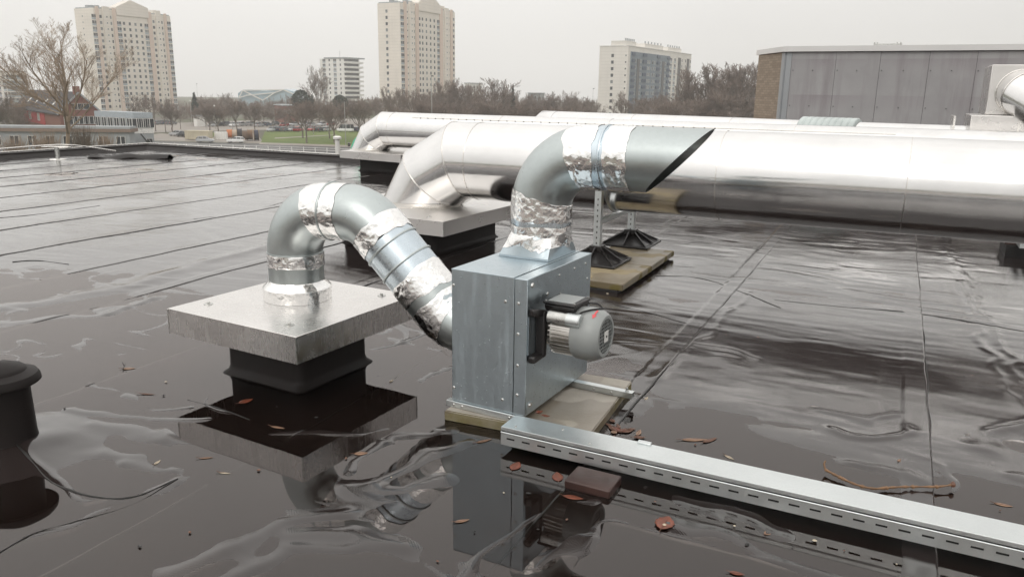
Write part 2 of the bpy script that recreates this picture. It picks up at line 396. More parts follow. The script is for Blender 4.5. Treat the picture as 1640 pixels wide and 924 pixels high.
def strip(k, s0, s1):
    sc = max(abs(s0), abs(s1)); snear = 0 if s0 < 0 < s1 else min(abs(s0), abs(s1))
    # where the strip comes into a wide field of view
    ts = []
    for t in np.arange(.4, 14.4, .1):
        ok = False
        for s in (s0, s1):
            p = W(s, t)
            if p.y > .2 and abs(p.x) < p.y * 1.05: ok = True
        if ok: ts.append(t)
    if not ts: return
    t0 = max(.5, ts[0] - .2); tend = 14.32 if s1 < -8.8 else 19.5
    tv = [t0]
    while tv[-1] < tend:
        d = hypot(max(snear, .0), tv[-1]); tv.append(tv[-1] + min(.16, max(.0105, .0042 * d)))
    tv[-1] = tend
    d0 = hypot(snear, t0 if snear < 3 else t0); ds = min(.12, max(.011, .0046 * d0))
    w_ = s1 - s0; ns = max(6, int(w_ / ds))
    sv = np.linspace(s0 - .09, s1, ns + 1); tv = np.array(tv)
    Sg, Tg = np.meshgrid(sv, tv)
    wob = (.022 * vnoise(np.full_like(tv, k * 3.3), tv * .8, 4) + .010 * vnoise(np.full_like(tv, k * 5.1), tv * 3.1, 44))[:, None] * (.35 if s1 > -2 else 1)
    edge0 = (Sg - s0) / w_
    Sd = Sg + wob * sstep(.7, 1, edge0) * 1.0
    H = height(Sd, Tg)
    lapn = .45 + .55 * np.clip(vnoise(Tg * .7, Sg * 0 + k * 2.3, 19) + .35, -.6, 1)
    H = H + (.0036 if s1 < -2 else .0085) * lapn * sstep(s1 - .135, s1 - .11, Sg) + .0022 * sstep(s1 - .02, s1, Sg) * np.clip(vnoise(Tg * 2.1, Sg * 0 + k, 9), 0, 1)
    H = H - .004 * (1 - sstep(s0 - .09, s0 - .02, Sg))
    n = Sg.size; co = np.empty((n, 3)); co[:, 0] = Sd.ravel(); co[:, 1] = Tg.ravel(); co[:, 2] = H.ravel()
    nr, nc = Sg.shape
    idx = np.arange(n).reshape(nr, nc)
    q = np.stack([idx[:-1, :-1], idx[:-1, 1:], idx[1:, 1:], idx[1:, :-1]], -1).reshape(-1, 4)
    # thick lap edge hanging down at s1
    me = bpy.data.meshes.new('membrane_strip')
    ex = co.reshape(nr, nc, 3)[:, -1].copy(); ex[:, 2] -= .03; ex[:, 0] -= .0005
    co = np.vstack([co, ex]); ei = n + np.arange(nr)
    q = np.vstack([q, np.stack([idx[:-1, -1], ei[:-1], ei[1:], idx[1:, -1]], -1)])
    me.vertices.add(len(co)); me.vertices.foreach_set('co', co.ravel())
    me.loops.add(q.size); me.loops.foreach_set('vertex_index', q.ravel().astype(np.int32))
    me.polygons.add(len(q)); me.polygons.foreach_set('loop_start', np.arange(0, q.size, 4, dtype=np.int32))
    me.polygons.foreach_set('use_smooth', np.ones(len(q), bool))
    me.update(calc_edges=True); me.materials.append(M['membrane'])
    o = link('membrane_strip', me, roof)
    # bleed-out bead of bitumen along the lap edge
    if k % 1 == 0:
        pts = []; rr = []
        step = max(1, int(len(tv) / 160))
        for i in range(0, len(tv), step):
            j = vnoise(np.array([tv[i] * 3.1]), np.array([k * 1.7]), 6)[0]; j2 = vnoise(np.array([tv[i] * .6]), np.array([k * 2.7]), 16)[0]
            pts.append((ex[i, 0] + .002 + .003 * j, tv[i], ex[i, 2] + .0275)); rr.append(max(.0002, .0004 + .0022 * j + .0052 * j2))
        MB().tube(pts, rr, 5).build('seam_bead', M['bead'], o)
    return me
tot = 0
for k in range(len(SEAMS) - 1):
    me = strip(k, SEAMS[k], SEAMS[k + 1])
    if me: tot += len(me.polygons) * 2
print('membrane tris', tot)
wat = MB(); wat.add([(RS0 + .1, RT0 + .1, 0), (RS1 - .1, RT0 + .1, 0), (RS1 - .1, 19.4, 0), (-9.55, 19.4, 0), (-9.55, RT1 - .15, 0), (RS0 + .1, RT1 - .15, 0)], [(0, 1, 2, 3, 4, 5)])
wat = wat.build('water', M['water'], None, smooth=0); wat.rotation_euler = (0, 0, YAW); tag(wat, kind='structure')

# low parapet round the far edge
par = thing('parapet', W(RS0, RT1, 0), 'low black membrane parapet with a pale metal edge along the far side of the roof', 'parapet', YAW)
u = MB()
for a, b in (((-.15, -17, -.06), (.12, .12, .115)), ((.12, -.16, -.06), (8.0, .12, .115))): u.box(a, b)
u.build('upstand', M['dark_mem'], par, bevel=.02)
def fillet(p0, p1, inward, r=.1):
    p0 = Vector(p0); p1 = Vector(p1); i = Vector(inward); return [p0, p1, p0 + i * r, p1 + i * r]
fb = MB()
fb.add([(.12, -17, .08), (.12, -.16, .08), (.24, -.28, .004), (.24, -17, .004)], [(0, 1, 2, 3)])
fb.add([(.12, -.162, .08), (8, -.162, .08), (8, -.30, .004), (.24, -.30, .004)], [(3, 2, 1, 0)])
fb.build('cant_strip', M['dark_mem'], par, smooth=0)
tr = MB(); tr.box((-.17, -17, .115), (-.08, .14, .135)); tr.box((-.08, .05, .115), (8, .14, .135)); tr.build('edge_trim', M['alu_trim'], par, bevel=.006)
# far parapet stretch behind the pipes
fl = MB()   # loose fold of membrane near the parapet
r0 = []
for i in range(25):
    q = i / 24; row = []
    for j in range(7):
        p = j / 6
        row.append((q * 1.75, p * .55 - .1 * q, .012 + .10 * sin(pi * min(1, p * 1.2)) * (.35 + .65 * q) * (1 - .25 * sin(q * 9)) + .02 * sin(q * 14 + p * 5)))
    r0.append(row)
vs = [p for r in r0 for p in r] + [(x, y, z - .025) for r in r0 for x, y, z in r]; nn_ = 25 * 7
fs = [(i * 7 + j, i * 7 + j + 1, (i + 1) * 7 + j + 1, (i + 1) * 7 + j) for i in range(24) for j in range(6)]
fs += [(nn_ + i * 7 + j, nn_ + (i + 1) * 7 + j, nn_ + (i + 1) * 7 + j + 1, nn_ + i * 7 + j + 1) for i in range(24) for j in range(6)]
for j in range(6): fs += [(j, j + nn_, j + 1 + nn_, j + 1), (168 + j, 169 + j, 169 + j + nn_, 168 + j + nn_)]
for i in range(24): fs += [(i * 7, (i + 1) * 7, (i + 1) * 7 + nn_, i * 7 + nn_), (i * 7 + 6, i * 7 + 6 + nn_, (i + 1) * 7 + 6 + nn_, (i + 1) * 7 + 6)]
pA = at_z(140, 254, 0)
o = MB().add(vs, fs).build('membrane_fold', M['dark_mem'], None, loc=pA, rot=(0, 0, 0.08)); tag(o, 'loose black fold of roofing membrane lifted near the far parapet', 'roofing membrane')

# ================================================================== CAPS ON CURBS
def cap(name, centre, yaw, wd, dp, z0, z1, ch, label, screws, top='alu_far', side='alu_skirt'):
    r = thing(name, (centre[0], centre[1], 0), label, 'curb cap', yaw)
    a, b = wd / 2, dp / 2; t = .004
    m = MB(); m.box((-a, -b, z1 - t), (a, b, z1)); m.build('top_sheet', M[top], r, bevel=.002)
    for (p, q) in (((-a, -b + .0, z0), (a, -b + t, z1 - t)), ((-a, b - t, z0), (a, b, z1 - t)), ((-a, -b + t, z0), (-a + t, b - t, z1 - t)), ((a - t, -b + t, z0), (a, b - t, z1 - t))):
        MB().box(p, q).build('skirt_panel', M[side], r)
    for sx in (-1, 1):
        for sy in (-1, 1):
            m = MB(); m.box((sx * a - .003 if sx > 0 else sx * a - .0025, sy * b - .003 if sy > 0 else sy * b - .0025, z0), (sx * a + (.0025 if sx > 0 else .003), sy * b + (.0025 if sy > 0 else .003), z1 - .006)); m.build('corner_seam', M['steel'], r)
    m = MB(); m.box((-a + .01, -b + .01, z1 - .05), (a - .01, b - .01, z1 - .012)); m.build('underside_board', M['rubber'], r)
    c = MB(); k = ch
    prof = [(k + .045, -.02), (k + .03, .004), (k + .008, .022), (k + .001, .05), (k, z1 - .06)]
    ringz = []
    for rr, z in prof:
        ring = []
        for q in range(4):
            for i in range(6):
                an = pi / 4 + q * pi / 2 - pi / 4 + (i / 5) * pi / 2
                cc = .05; bx = (rr - cc) * (1 if q in (0, 3) else -1); by = (rr - cc) * (1 if q in (0, 1) else -1)
                ring.append((bx + cc * cos(an), by + cc * sin(an), z))
        ringz.append(ring)
    c.rings(ringz).build('curb', M['dark_mem'], r, smooth=50)
    for (x, y) in screws:
        m = MB(); m.lathe([(.0, z1 + .0005), (.026, z1 + .0005), (.025, z1 + .003), (.006, z1 + .005)], 16, (x, y, 0)); wsh = m.build('washer', M['steel'], r)
        m = MB(); m.lathe([(.0095, z1 + .004), (.0095, z1 + .013), (.006, z1 + .016), (.0, z1 + .016)], 6, (x, y, 0)); m.build('bolt_head', M['steel'], wsh, smooth=0)
    return r
cap1c = Vector((-1.2504, 4.3727, 0))
cap1 = cap('curb_cap', cap1c, -.519, .974, .983, .2537, .3981, .285, 'square aluminium curb cap nearest the camera, carrying the arched galvanised duct', [(-.37, -.31), (.33, .37), (.31, -.36), (-.36, .37)], 'alu_top', 'alu')
cap2c = W(-4.58, 7.17)
cap2 = cap('curb_cap', cap2c, -.50, 1.74, 1.76, .2537, .3981, .60, 'aluminium curb cap under the elbow of the big front pipe', [(.60, -.72)])
m = MB(); m.box((-.006, -.0125, -.03), (.006, -.001, .03)); 
cap3c = W(-9.05, 13.25)
cap3 = cap('curb_cap', cap3c, -.60, 1.62, 1.5, .2537, .395, .52, 'small distant aluminium curb cap by the parapet, under the second pipe elbow', [])

# ================================================================== BIG INSULATED PIPES
def mitre_tube(path, r, n=40, first=None, last=None, sag=0):
    """rings lying in the mitre planes of a polyline; first/last: plane normals at the ends"""
    P = [Vector(p) for p in path]; D = [(P[i + 1] - P[i]).normalized() for i in range(len(P) - 1)]
    rings = []
    side = None
    for i, p in enumerate(P):
        if i == 0: d = D[0]; nm = first or d
        elif i == len(P) - 1: d = D[-1]; nm = last or d
        else: d = D[i - 1]; nm = (D[i - 1] + D[i]).normalized()
        nm = Vector(nm)
        if side is None:
            side = Vector((0, 1, 0))
        x = side; y = d.cross(x).normalized()
        ring = []
        for k in range(n):
            a = 2 * pi * k / n; q = x * cos(a) * r + y * sin(a) * r
            # slide along d onto the mitre plane
            q = q - d * (q.dot(nm) / d.dot(nm)); ring.append(p + q)
        rings.append(ring)
    return rings
def seam_ring(ring, c, r, grow=.006, w=.018):
    """bead that follows a ring of points"""
    return MB().tube([Vector(p) + (Vector(p) - Vector(c)).normalized() * 0 for p in ring] + [ring[0], ring[1]], grow, 6, cap=False)
def big_pipe(name, label, root_loc, yaw, r, zc, base_z, length, joints, rivet_from=None, lean=0.0):
    """elbow rising from a cap at the local origin, then a long horizontal run along +x"""
    R = thing(name, root_loc, label, 'pipe', yaw)
    hgt = zc - base_z; l2 = r * 1.05; l1 = (hgt - l2 * .5) / .866
    P0 = Vector((0, 0, base_z)); P1 = P0 + Vector((.5, 0, .866)) * l1; P2 = P1 + Vector((.866, 0, .5)) * l2
    P3 = P2 + Vector((.22, 0, 0)); P4 = Vector((length, 0, zc + lean))
    rings = mitre_tube([P0, P1, P2, P3, P4], r, 48, first=(0, 0, 1), last=(1, 0, 0))
    sub = lambda a, b, k=1: [[a[i].lerp(b[i], q / k) for i in range(48)] for q in range(k + 1)]
    el = MB().rings(sub(rings[0], rings[1], 4)).build('elbow_gore', M['pipe'], R, smooth=60)
    el2 = MB().rings(sub(rings[1], rings[2], 4)).build('elbow_gore', M['pipe'], R, smooth=60)
    MB().rings(sub(rings[2], rings[3], 2)).build('elbow_gore', M['pipe'], R, smooth=60)
    for rg in rings[1:4]:
        MB().tube(list(rg) + [rg[0], rg[1]], .0065, 6, cap=False).build('seam_bead', M['alu_trim'], R, smooth=60)
    # base flange
    m = MB(); fl_ = mitre_tube([P0, P1], r * 1.012, 48, first=(0, 0, 1)); lo = [p.copy() for p in fl_[0]]
    outr = [Vector((p.x * 1.07 if True else p.x, p.y * 1.07, base_z - .002)) for p in lo]
    m.rings([outr, [Vector((p.x, p.y, base_z + .004)) for p in lo], [p + Vector((.5, 0, .866)) * .05 for p in lo]]).build('base_flange', M['alu_trim'], R, smooth=40)
    # lengthwise lap seams on the gores
    for a, b, k in ((0, 1, 13), (1, 2, 13), (2, 3, 13)):
        kk = 38 if k else 0
        p, q = rings[a][kk], rings[b][kk]; up = (p - (P0 + P1) / 2).normalized()
        MB().bar(p, q, .016, .010, up=up).build('lap_seam', M['alu_trim'], R)
    xs = [P3.x] + joints + [length]
    for i in range(len(xs) - 1):
        a, b = xs[i], xs[i + 1]; f = lambda x: zc + lean * (x - P3.x) / (length - P3.x)
        rr = []
        for q in range(5):
            x = a + (b - a) * q / 4; rr.append([Vector((x, cos(2 * pi * k / 64) * (r + .0012 * (i % 2)), f(x) + sin(2 * pi * k / 64) * (r + .0012 * (i % 2)))) for k in range(64)])
        MB().rings(rr).build('cladding_section', M['pipe'], R, smooth=60)
        if i: 
            MB().tube([Vector((a, cos(2 * pi * k / 64) * (r + .002), f(a) + sin(2 * pi * k / 64) * (r + .002))) for k in range(66)], .0045, 5, cap=False).build('joint_ring', M['alu_trim'], R, smooth=60)
    m = MB().rings([[Vector((length, cos(2 * pi * k / 32) * r * q, zc + lean + sin(2 * pi * k / 32) * r * q)) for k in range(32)] for q in (1, .02)]); m.build('end_cap', M['pipe'], R)
    return R
PR1, PZ1 = .392, .886
pipe1 = big_pipe('insulated_pipe', 'biggest front aluminium clad pipe crossing the picture behind the fan duct', W(-4.60, 7.2), YAW, PR1, PZ1, .40, 12.5, [3.22, 4.69, 6.2, 7.7, 9.2, 10.7])
# second pipe
a2, b2 = at_z(640, 180.3, 1.15), at_z(1640, 211.7, 1.15)
d2 = (b2 - a2); yaw2 = atan2(d2.y, d2.x)
st2 = W(-9.2, 13.3)
o2 = a2 - d2.normalized() * .75
pipe2 = big_pipe('insulated_pipe', 'second aluminium pipe starting at the small distant cap, just behind the front pipe', (o2.x, o2.y, 0), yaw2, .345, .805, .395, 17.5, [3.1, 5.2, 8.2, 11.2, 14.2])
# standing seam with rivets on top of pipe 2
m = MB()
for i in range(34):
    x = 1.4 + i * .17; an = radians(48); m.lathe([(0.0, 0), (.011, 0), (.009, .008), (0, .010)], 6, (x, -cos(an) * .347, .805 + sin(an) * .347))
m.build('rivet_row', M['dark'], pipe2)
m = MB(); an = radians(50); m.bar((1.2, -cos(an) * .347, .805 + sin(an) * .347), (9.6, -cos(an) * .347, .805 + sin(an) * .347), .02, .006, up=(0, -cos(an), sin(an))); m.build('lap_seam', M['alu_trim'], pipe2)
# third pipe
a3, b3 = at_z(877, 178, 1.15), at_z(1546, 201.3, 1.15)
d3 = b3 - a3; yaw3 = atan2(d3.y, d3.x); len3 = d3.length
P3r = thing('insulated_pipe', (a3.x, a3.y, 0), 'third and farthest aluminium pipe, with a pale ribbed sleeve round it', 'pipe', yaw3)
r3, z3 = .32, .83; xs = [0, 2.4, 4.6, 6.6, len3 + .6]
for i in range(4):
    rr = [[Vector((xs[i] + (xs[i + 1] - xs[i]) * q / 3, cos(2 * pi * k / 40) * r3, z3 + sin(2 * pi * k / 40) * r3)) for k in range(40)] for q in range(4)]
    MB().rings(rr).build('cladding_section', M['pipe'], P3r, smooth=60)
    MB().tube([Vector((xs[i + 1], cos(2 * pi * k / 40) * (r3 + .002), z3 + sin(2 * pi * k / 40) * (r3 + .002))) for k in range(42)], .006, 5, cap=False).build('joint_ring', M['alu_trim'], P3r, smooth=60)
rr = mitre_tube([Vector((-.55, 0, z3 - .42)), Vector((0, 0, z3)), Vector((.3, 0, z3))], r3 * 1.01, 40)
MB().rings(rr).build('elbow_gore', M['pipe'], P3r, smooth=60)
MB().cyl((-.55, 0, z3 - .42), (-.8, 0, -.03), r3 * 1.01, n=40).build('elbow_gore', M['pipe'], P3r, smooth=60)
sl0 = (at_z(1290, 192, 1.15) - a3).dot(d3.normalized()); sl1 = (at_z(1374, 195.5, 1.15) - a3).dot(d3.normalized())
prof = []
nrib = 9
for i in range(nrib * 6 + 1):
    q = i / (nrib * 6); x = sl0 + (sl1 - sl0) * q; prof.append((x, r3 + .062 - .018 * (abs(sin(pi * nrib * q)) < .25)))
M['teal'] = plain('pale_teal_sleeve', (.47, .52, .51), .5, 0, .12, 4)
MB().rings([[Vector((x, cos(2 * pi * k / 36) * r, z3 + sin(2 * pi * k / 36) * r)) for k in range(36)] for x, r in prof], True).build('ribbed_sleeve', M['teal'], P3r, smooth=60, label='pale teal ribbed sleeve')

# ================================================================== FAN UNIT
FB = Vector((.07095, 3.48683, 0)); YB = -.503617; FW, FD, FZ0, FZ1 = .4156, .7331, .085, .7623
fan = thing('fan_unit', FB, 'galvanised box fan on a concrete slab with a grey motor on its side', 'fan', YB)
# local axes: x from the front corner (0) to the left (-FW), y back (FD)
t = .003; gx = -.067
m = MB(); m.box((-FW, 0, FZ0), (gx - .002, t, FZ1 - t)); m.build('front_panel', M['box_zinc'], fan, bevel=.002)
m = MB(); m.box((gx + .002, 0, FZ0 + .0), (0, t, FZ1 - t)); m.build('front_panel', M['box_zinc'], fan, bevel=.002)
m = MB(); m.box((gx - .002, .004, FZ0), (gx + .002, .008, FZ1 - .006)); m.build('panel_joint', M['dark'], fan)
m = MB(); m.box((-t, t, FZ0), (0, FD, FZ1 - t)); m.build('motor_side_panel', M['box_zinc'], fan, bevel=.0015)
m = MB(); m.box((-FW, t, FZ0), (-FW + t, FD, FZ1 - t)); m.build('inlet_side_panel', M['box_zinc'], fan)
m = MB(); m.box((-FW + t, FD - t, FZ0), (-t, FD, FZ1 - t)); m.build('back_panel', M['box_zinc'], fan)
m = MB(); m.box((-FW - .002, -.002, FZ1 - t), (gx - .003, FD + .002, FZ1)); m.build('top_panel', M['box_zinc'], fan, bevel=.0015)
m = MB(); m.box((gx - .003, -.0015, FZ1 - t - .004), (.002, FD + .001, FZ1 - .004)); m.build('top_panel', M['box_zinc'], fan, bevel=.0015)
m = MB(); m.box((-FW + t, t, FZ0), (-t, FD - t, FZ0 + t)); m.build('bottom_panel', M['box_zinc'], fan)
def screw(p, nrm, r=.0058, h=.005, par=fan):
    p = Vector(p); nrm = Vector(nrm); return MB().tube([p, p + nrm * h * .35, p + nrm * h], [r * 1.5, r * 1.5, r], 8).build('screw', M['steel'], par)
fz = lambda q: FZ0 + (FZ1 - FZ0) * q
for q in (.055, .30, .52, .74, .90): pass
for x, q in ((-.405, .10), (-.405, .88), (-.125, .09), (-.115, .82)): screw((x, 0, fz(q)), (0, -1, 0))
for q in (.15, .37, .60, .82): screw((-.045, 0, fz(q)), (0, -1, 0))
for y, q in ((.045, .07), (.045, .945)): screw((0, y, fz(q)), (1, 0, 0), .009, .010)
for y, q in ((.34, .93), (.52, .93), (.66, .93), (.69, .80)): screw((0, y, fz(q)), (1, 0, 0), .005, .004)
screw((0, .21, fz(.83)), (1, 0, 0), .007)
# corner cover plate with rounded edge on the motor side
m = MB(); m.box((0, .012, fz(.90)), (.002, .07, fz(.985))); m.build('corner_plate', M['box_zinc'], fan, bevel=.001)
m = MB(); m.box((0, .012, fz(.015)), (.002, .07, fz(.09))); m.build('corner_plate', M['box_zinc'], fan, bevel=.001)
# motor
MY, MZ = .187, .492
mot = MB()
body = MB().cyl((0, MY, MZ), (.05, MY, MZ), .086, n=36).build('motor_flange', M['motor_alu'], fan, bevel=.003)
bodyc = MB().cyl((.072, MY, MZ), (.20, MY, MZ), .092, n=40)
for k in range(34):
    a = 2 * pi * k / 34; c_, s_ = cos(a), sin(a)
    if 50 < (math.degrees(a) % 360) < 130: continue
    bodyc.bar((.075, MY + c_ * .104, MZ + s_ * .104), (.198, MY + c_ * .104, MZ + s_ * .104), .0045, .030, up=(0, c_, s_))
bodyc.build('finned_housing', M['motor_alu'], fan)
cov = MB()
prof = [(.121, .185), (.126, .195), (.127, .25), (.122, .285), (.108, .312), (.098, .322), (.083, .3225), (.083, .318)]
o_ = []
rr = [[Vector((x, MY + cos(2 * pi * k / 40) * r, MZ + sin(2 * pi * k / 40) * r)) for k in range(40)] for r, x in prof]
cov.rings(rr).build('fan_cowl', M['motor_grey'], fan, smooth=40)
MB().cyl((.19, MY, MZ), (.30, MY, MZ), .084, n=32).build('cowl_shade_plug', M['dark'], fan)  # solid dark plug, paints the shade behind the grille bars
g = MB()
for i in range(-4, 5):
    y = i * .0175; hh = sqrt(max(0, .083 ** 2 - y * y))
    g.bar((.3195, MY + y, MZ - hh), (.3195, MY + y, MZ + hh), .0030, .0018, up=(1, 0, 0)); g.bar((.3180, MY - hh, MZ + y), (.3180, MY + hh, MZ + y), .0030, .0018, up=(1, 0, 0))
g.build('fan_grille', M['motor_grey'], fan)
pl = MB(); pl.box((.322, MY - .022, MZ - .026), (.3245, MY + .022, MZ + .026)); pl = pl.build('grille_plate', M['white_paint'], fan)
MB().cyl((.3245, MY, MZ), (.3262, MY, MZ), .006, n=10).build('hole_shade_disc', M['dark'], pl)  # dark disc on the plate, painted shade in place of a hole
# red arrow on the cowl
ar = MB()
def on_cowl(x, a, h=.003):
    r = float(np.interp(x, [.195, .25, .285, .312], [.126, .127, .122, .108])) + h
    return Vector((x, MY + cos(a) * r, MZ + sin(a) * r))
a0 = radians(120)
def arc_quad(x0, x1, a_0, a_1): ar.add([on_cowl(x0, a_0), on_cowl(x1, a_0), on_cowl(x1, a_1), on_cowl(x0, a_1)], [(0, 1, 2, 3)])
for i in range(3): arc_quad(.279, .287, radians(98 + i * 6), radians(98 + (i + 1) * 6))
ar.add([on_cowl(.272, radians(116)), on_cowl(.293, radians(116)), on_cowl(.282, radians(128))], [(0, 1, 2)])
ar.build('red_arrow', M['red'], fan, smooth=0)
# terminal box + lid, capacitor, cable
tb = MB(); tb.hull8([(.04, MY - .075, MZ + .10), (.185, MY - .075, MZ + .10), (.185, MY + .085, MZ + .10), (.04, MY + .085, MZ + .10), (.035, MY - .085, MZ + .135), (.195, MY - .085, MZ + .135), (.195, MY + .09, MZ + .135), (.035, MY + .09, MZ + .135)])
tb = tb.build('terminal_box', M['plastic'], fan, bevel=.006)
lid = MB(); lid.box((.03, MY - .088, MZ + .137), (.20, MY + .093, MZ + .150)); lid.build('lid', M['plastic'], tb, bevel=.006)
pl2 = MB(); pl2.box((.05, MY - .068, MZ + .150), (.178, MY + .075, MZ + .1525)); pl2.build('lid_plate', M['motor_grey'], tb)
for x, y in ((.043, MY - .075), (.188, MY - .075), (.188, MY + .08), (.043, MY + .08)):
    MB().lathe([(.006, .150), (.006, .155), (0, .156)], 8, (x, y, MZ)).build('screw', M['steel'], tb)
cp = MB(); ca, cb = Vector((.070, MY - .098, MZ + .082)), Vector((.235, MY - .098, MZ + .082))
cp.tube([ca, ca.lerp(cb, .62)], .032, 24); cp = cp.build('capacitor', M['steel'], fan, bevel=.004)
MB().tube([ca.lerp(cb, .60), ca.lerp(cb, .97), cb], [.0338, .0338, .030], 24).build('capacitor_cap', M['rail_zinc'], cp)
M['drop'] = M['steel']
cab = [(.20, MY + .06, MZ + .13), (.24, MY + .075, MZ + .128), (.275, MY + .06, MZ + .115), (.285, MY + .02, MZ + .122), (.262, MY - .03, MZ + .128), (.225, MY - .07, MZ + .118), (.205, MY - .09, MZ + .10)]
def smooth_path(p, n=5):
    p = [Vector(q) for q in p]; o = []
    for i in range(len(p) - 1):
        a, b, c, d = p[max(i - 1, 0)], p[i], p[i + 1], p[min(i + 2, len(p) - 1)]
        for k in range(n):
            u_ = k / n; o.append(.5 * ((2 * b) + (c - a) * u_ + (2 * a - 5 * b + 4 * c - d) * u_ ** 2 + (3 * b - a - 3 * c + d) * u_ ** 3))
    return o + [p[-1]]
MB().tube(smooth_path(cab), .0045, 8).build('motor_cable', M['rubber'], fan)
# black C-shaped bracket left of motor
br = MB(); yb0, yb1 = .012, .085
arcp = [(.0, .008, .615), (.028, .010, .622), (.06, .028, .618), (.085, .055, .602), (.10, .082, .575), (.10, .085, .42), (.095, .08, .385), (.06, .045, .372), (.03, .015, .366), (0, .008, .366)]
for i in range(len(arcp) - 1):
    pass
br.hull8([(0, .010, .582), (.040, .010, .582), (.050, .112, .566), (0, .112, .566), (0, .010, .622), (.036, .012, .622), (.050, .112, .598), (0, .112, .600)])
br.hull8([(0, .010, .352), (.040, .010, .352), (.050, .112, .364), (0, .112, .364), (0, .010, .388), (.040, .010, .388), (.050, .112, .394), (0, .112, .394)])
br.box((.0005, .080, .366), (.053, .116, .597))
br.build('motor_bracket', M['plastic'], fan, bevel=.010)
m = MB(); m.box((.0, .012, .390), (.006, .085, .580)); m.build('mount_plate', M['box_zinc'], fan)
# supporting rails under the casing, on the slab
m = MB(); m.box((-FW - .03, -.012, .052), (-.015, .03, .083)); m.build('support_rail', M['rail_zinc'], fan, bevel=.002)
def c_rail(x0, x1, y, z0, z1, w_=.041):
    m = MB(); th = .0028
    m.box((x0, y - w_ / 2, z1 - th), (x1, y + w_ / 2, z1)); m.box((x0, y - w_ / 2, z0), (x1, y - w_ / 2 + th, z1 - th)); m.box((x0, y + w_ / 2 - th, z0), (x1, y + w_ / 2, z1 - th))
    m.box((x0, y - w_ / 2 + th, z0), (x1, y - w_ / 2 + .011, z0 + th)); m.box((x0, y + w_ / 2 - .011, z0), (x1, y + w_ / 2 - th, z0 + th)); return m
c_rail(-FW - .03, .335, FD - .16, .052, .0835).build('support_rail', M['rail_zinc'], fan)
for x, y in ((.30, FD - .16),): MB().lathe([(.010, .0835), (.010, .089), (.006, .09), (.006, .102), (0, .103)], 8, (x, y, 0)).build('bolt', M['steel'], fan)
for x in (.12, .22): screw((x, FD - .1805, .066), (0, -1, 0), .005, .004)
for x in (-.40, -.35, -.08): screw((x, -.012, .066), (0, -1, 0), .005, .004)

# concrete slab under the fan
slabF = at_z(942, 700.5, .05); slabL = at_z(711.3, 657.1, .05); slabR = at_z(1019, 621, .05)
def slab_mesh(wd, dp, z0, z1, seed, ns=14):
    m = MB(); rnd = random.Random(seed); k = 0
    b = bmesh.new(); bmesh.ops.create_cube(b, size=1)
    bmesh.ops.scale(b, vec=(wd, dp, z1 - z0), verts=b.verts); bmesh.ops.translate(b, vec=(0, 0, (z0 + z1) / 2), verts=b.verts)
    bmesh.ops.bevel(b, geom=list(b.edges), offset=.006, segments=2, affect='EDGES')
    bmesh.ops.subdivide_edges(b, edges=list(b.edges), cuts=3, use_grid_fill=True)
    for v in b.verts:
        q = rnd.uniform(-1, 1) * .0016; v.co.x += q; v.co.y += rnd.uniform(-1, 1) * .0016; v.co.z += rnd.uniform(-1, 1) * .0008
    me = bpy.data.meshes.new('paving_slab'); b.to_mesh(me); b.free()
    me.polygons.foreach_set('use_smooth', [True] * len(me.polygons)); me.set_sharp_from_angle(angle=radians(40)); return me
ex_ = (slabF - slabL); wd = ex_.length; ang = atan2(ex_.y, ex_.x); dp = .80
cen = slabL + ex_ * .5 + Vector((-sin(ang), cos(ang), 0)) * dp * .5
me = slab_mesh(wd, dp, -.004, .051, 4); me.materials.append(M['paver'])
o = link('paving_slab', me, None, (cen.x, cen.y, 0), (0, 0, ang)); tag(o, 'wet concrete slab under the fan box', 'paving slab')

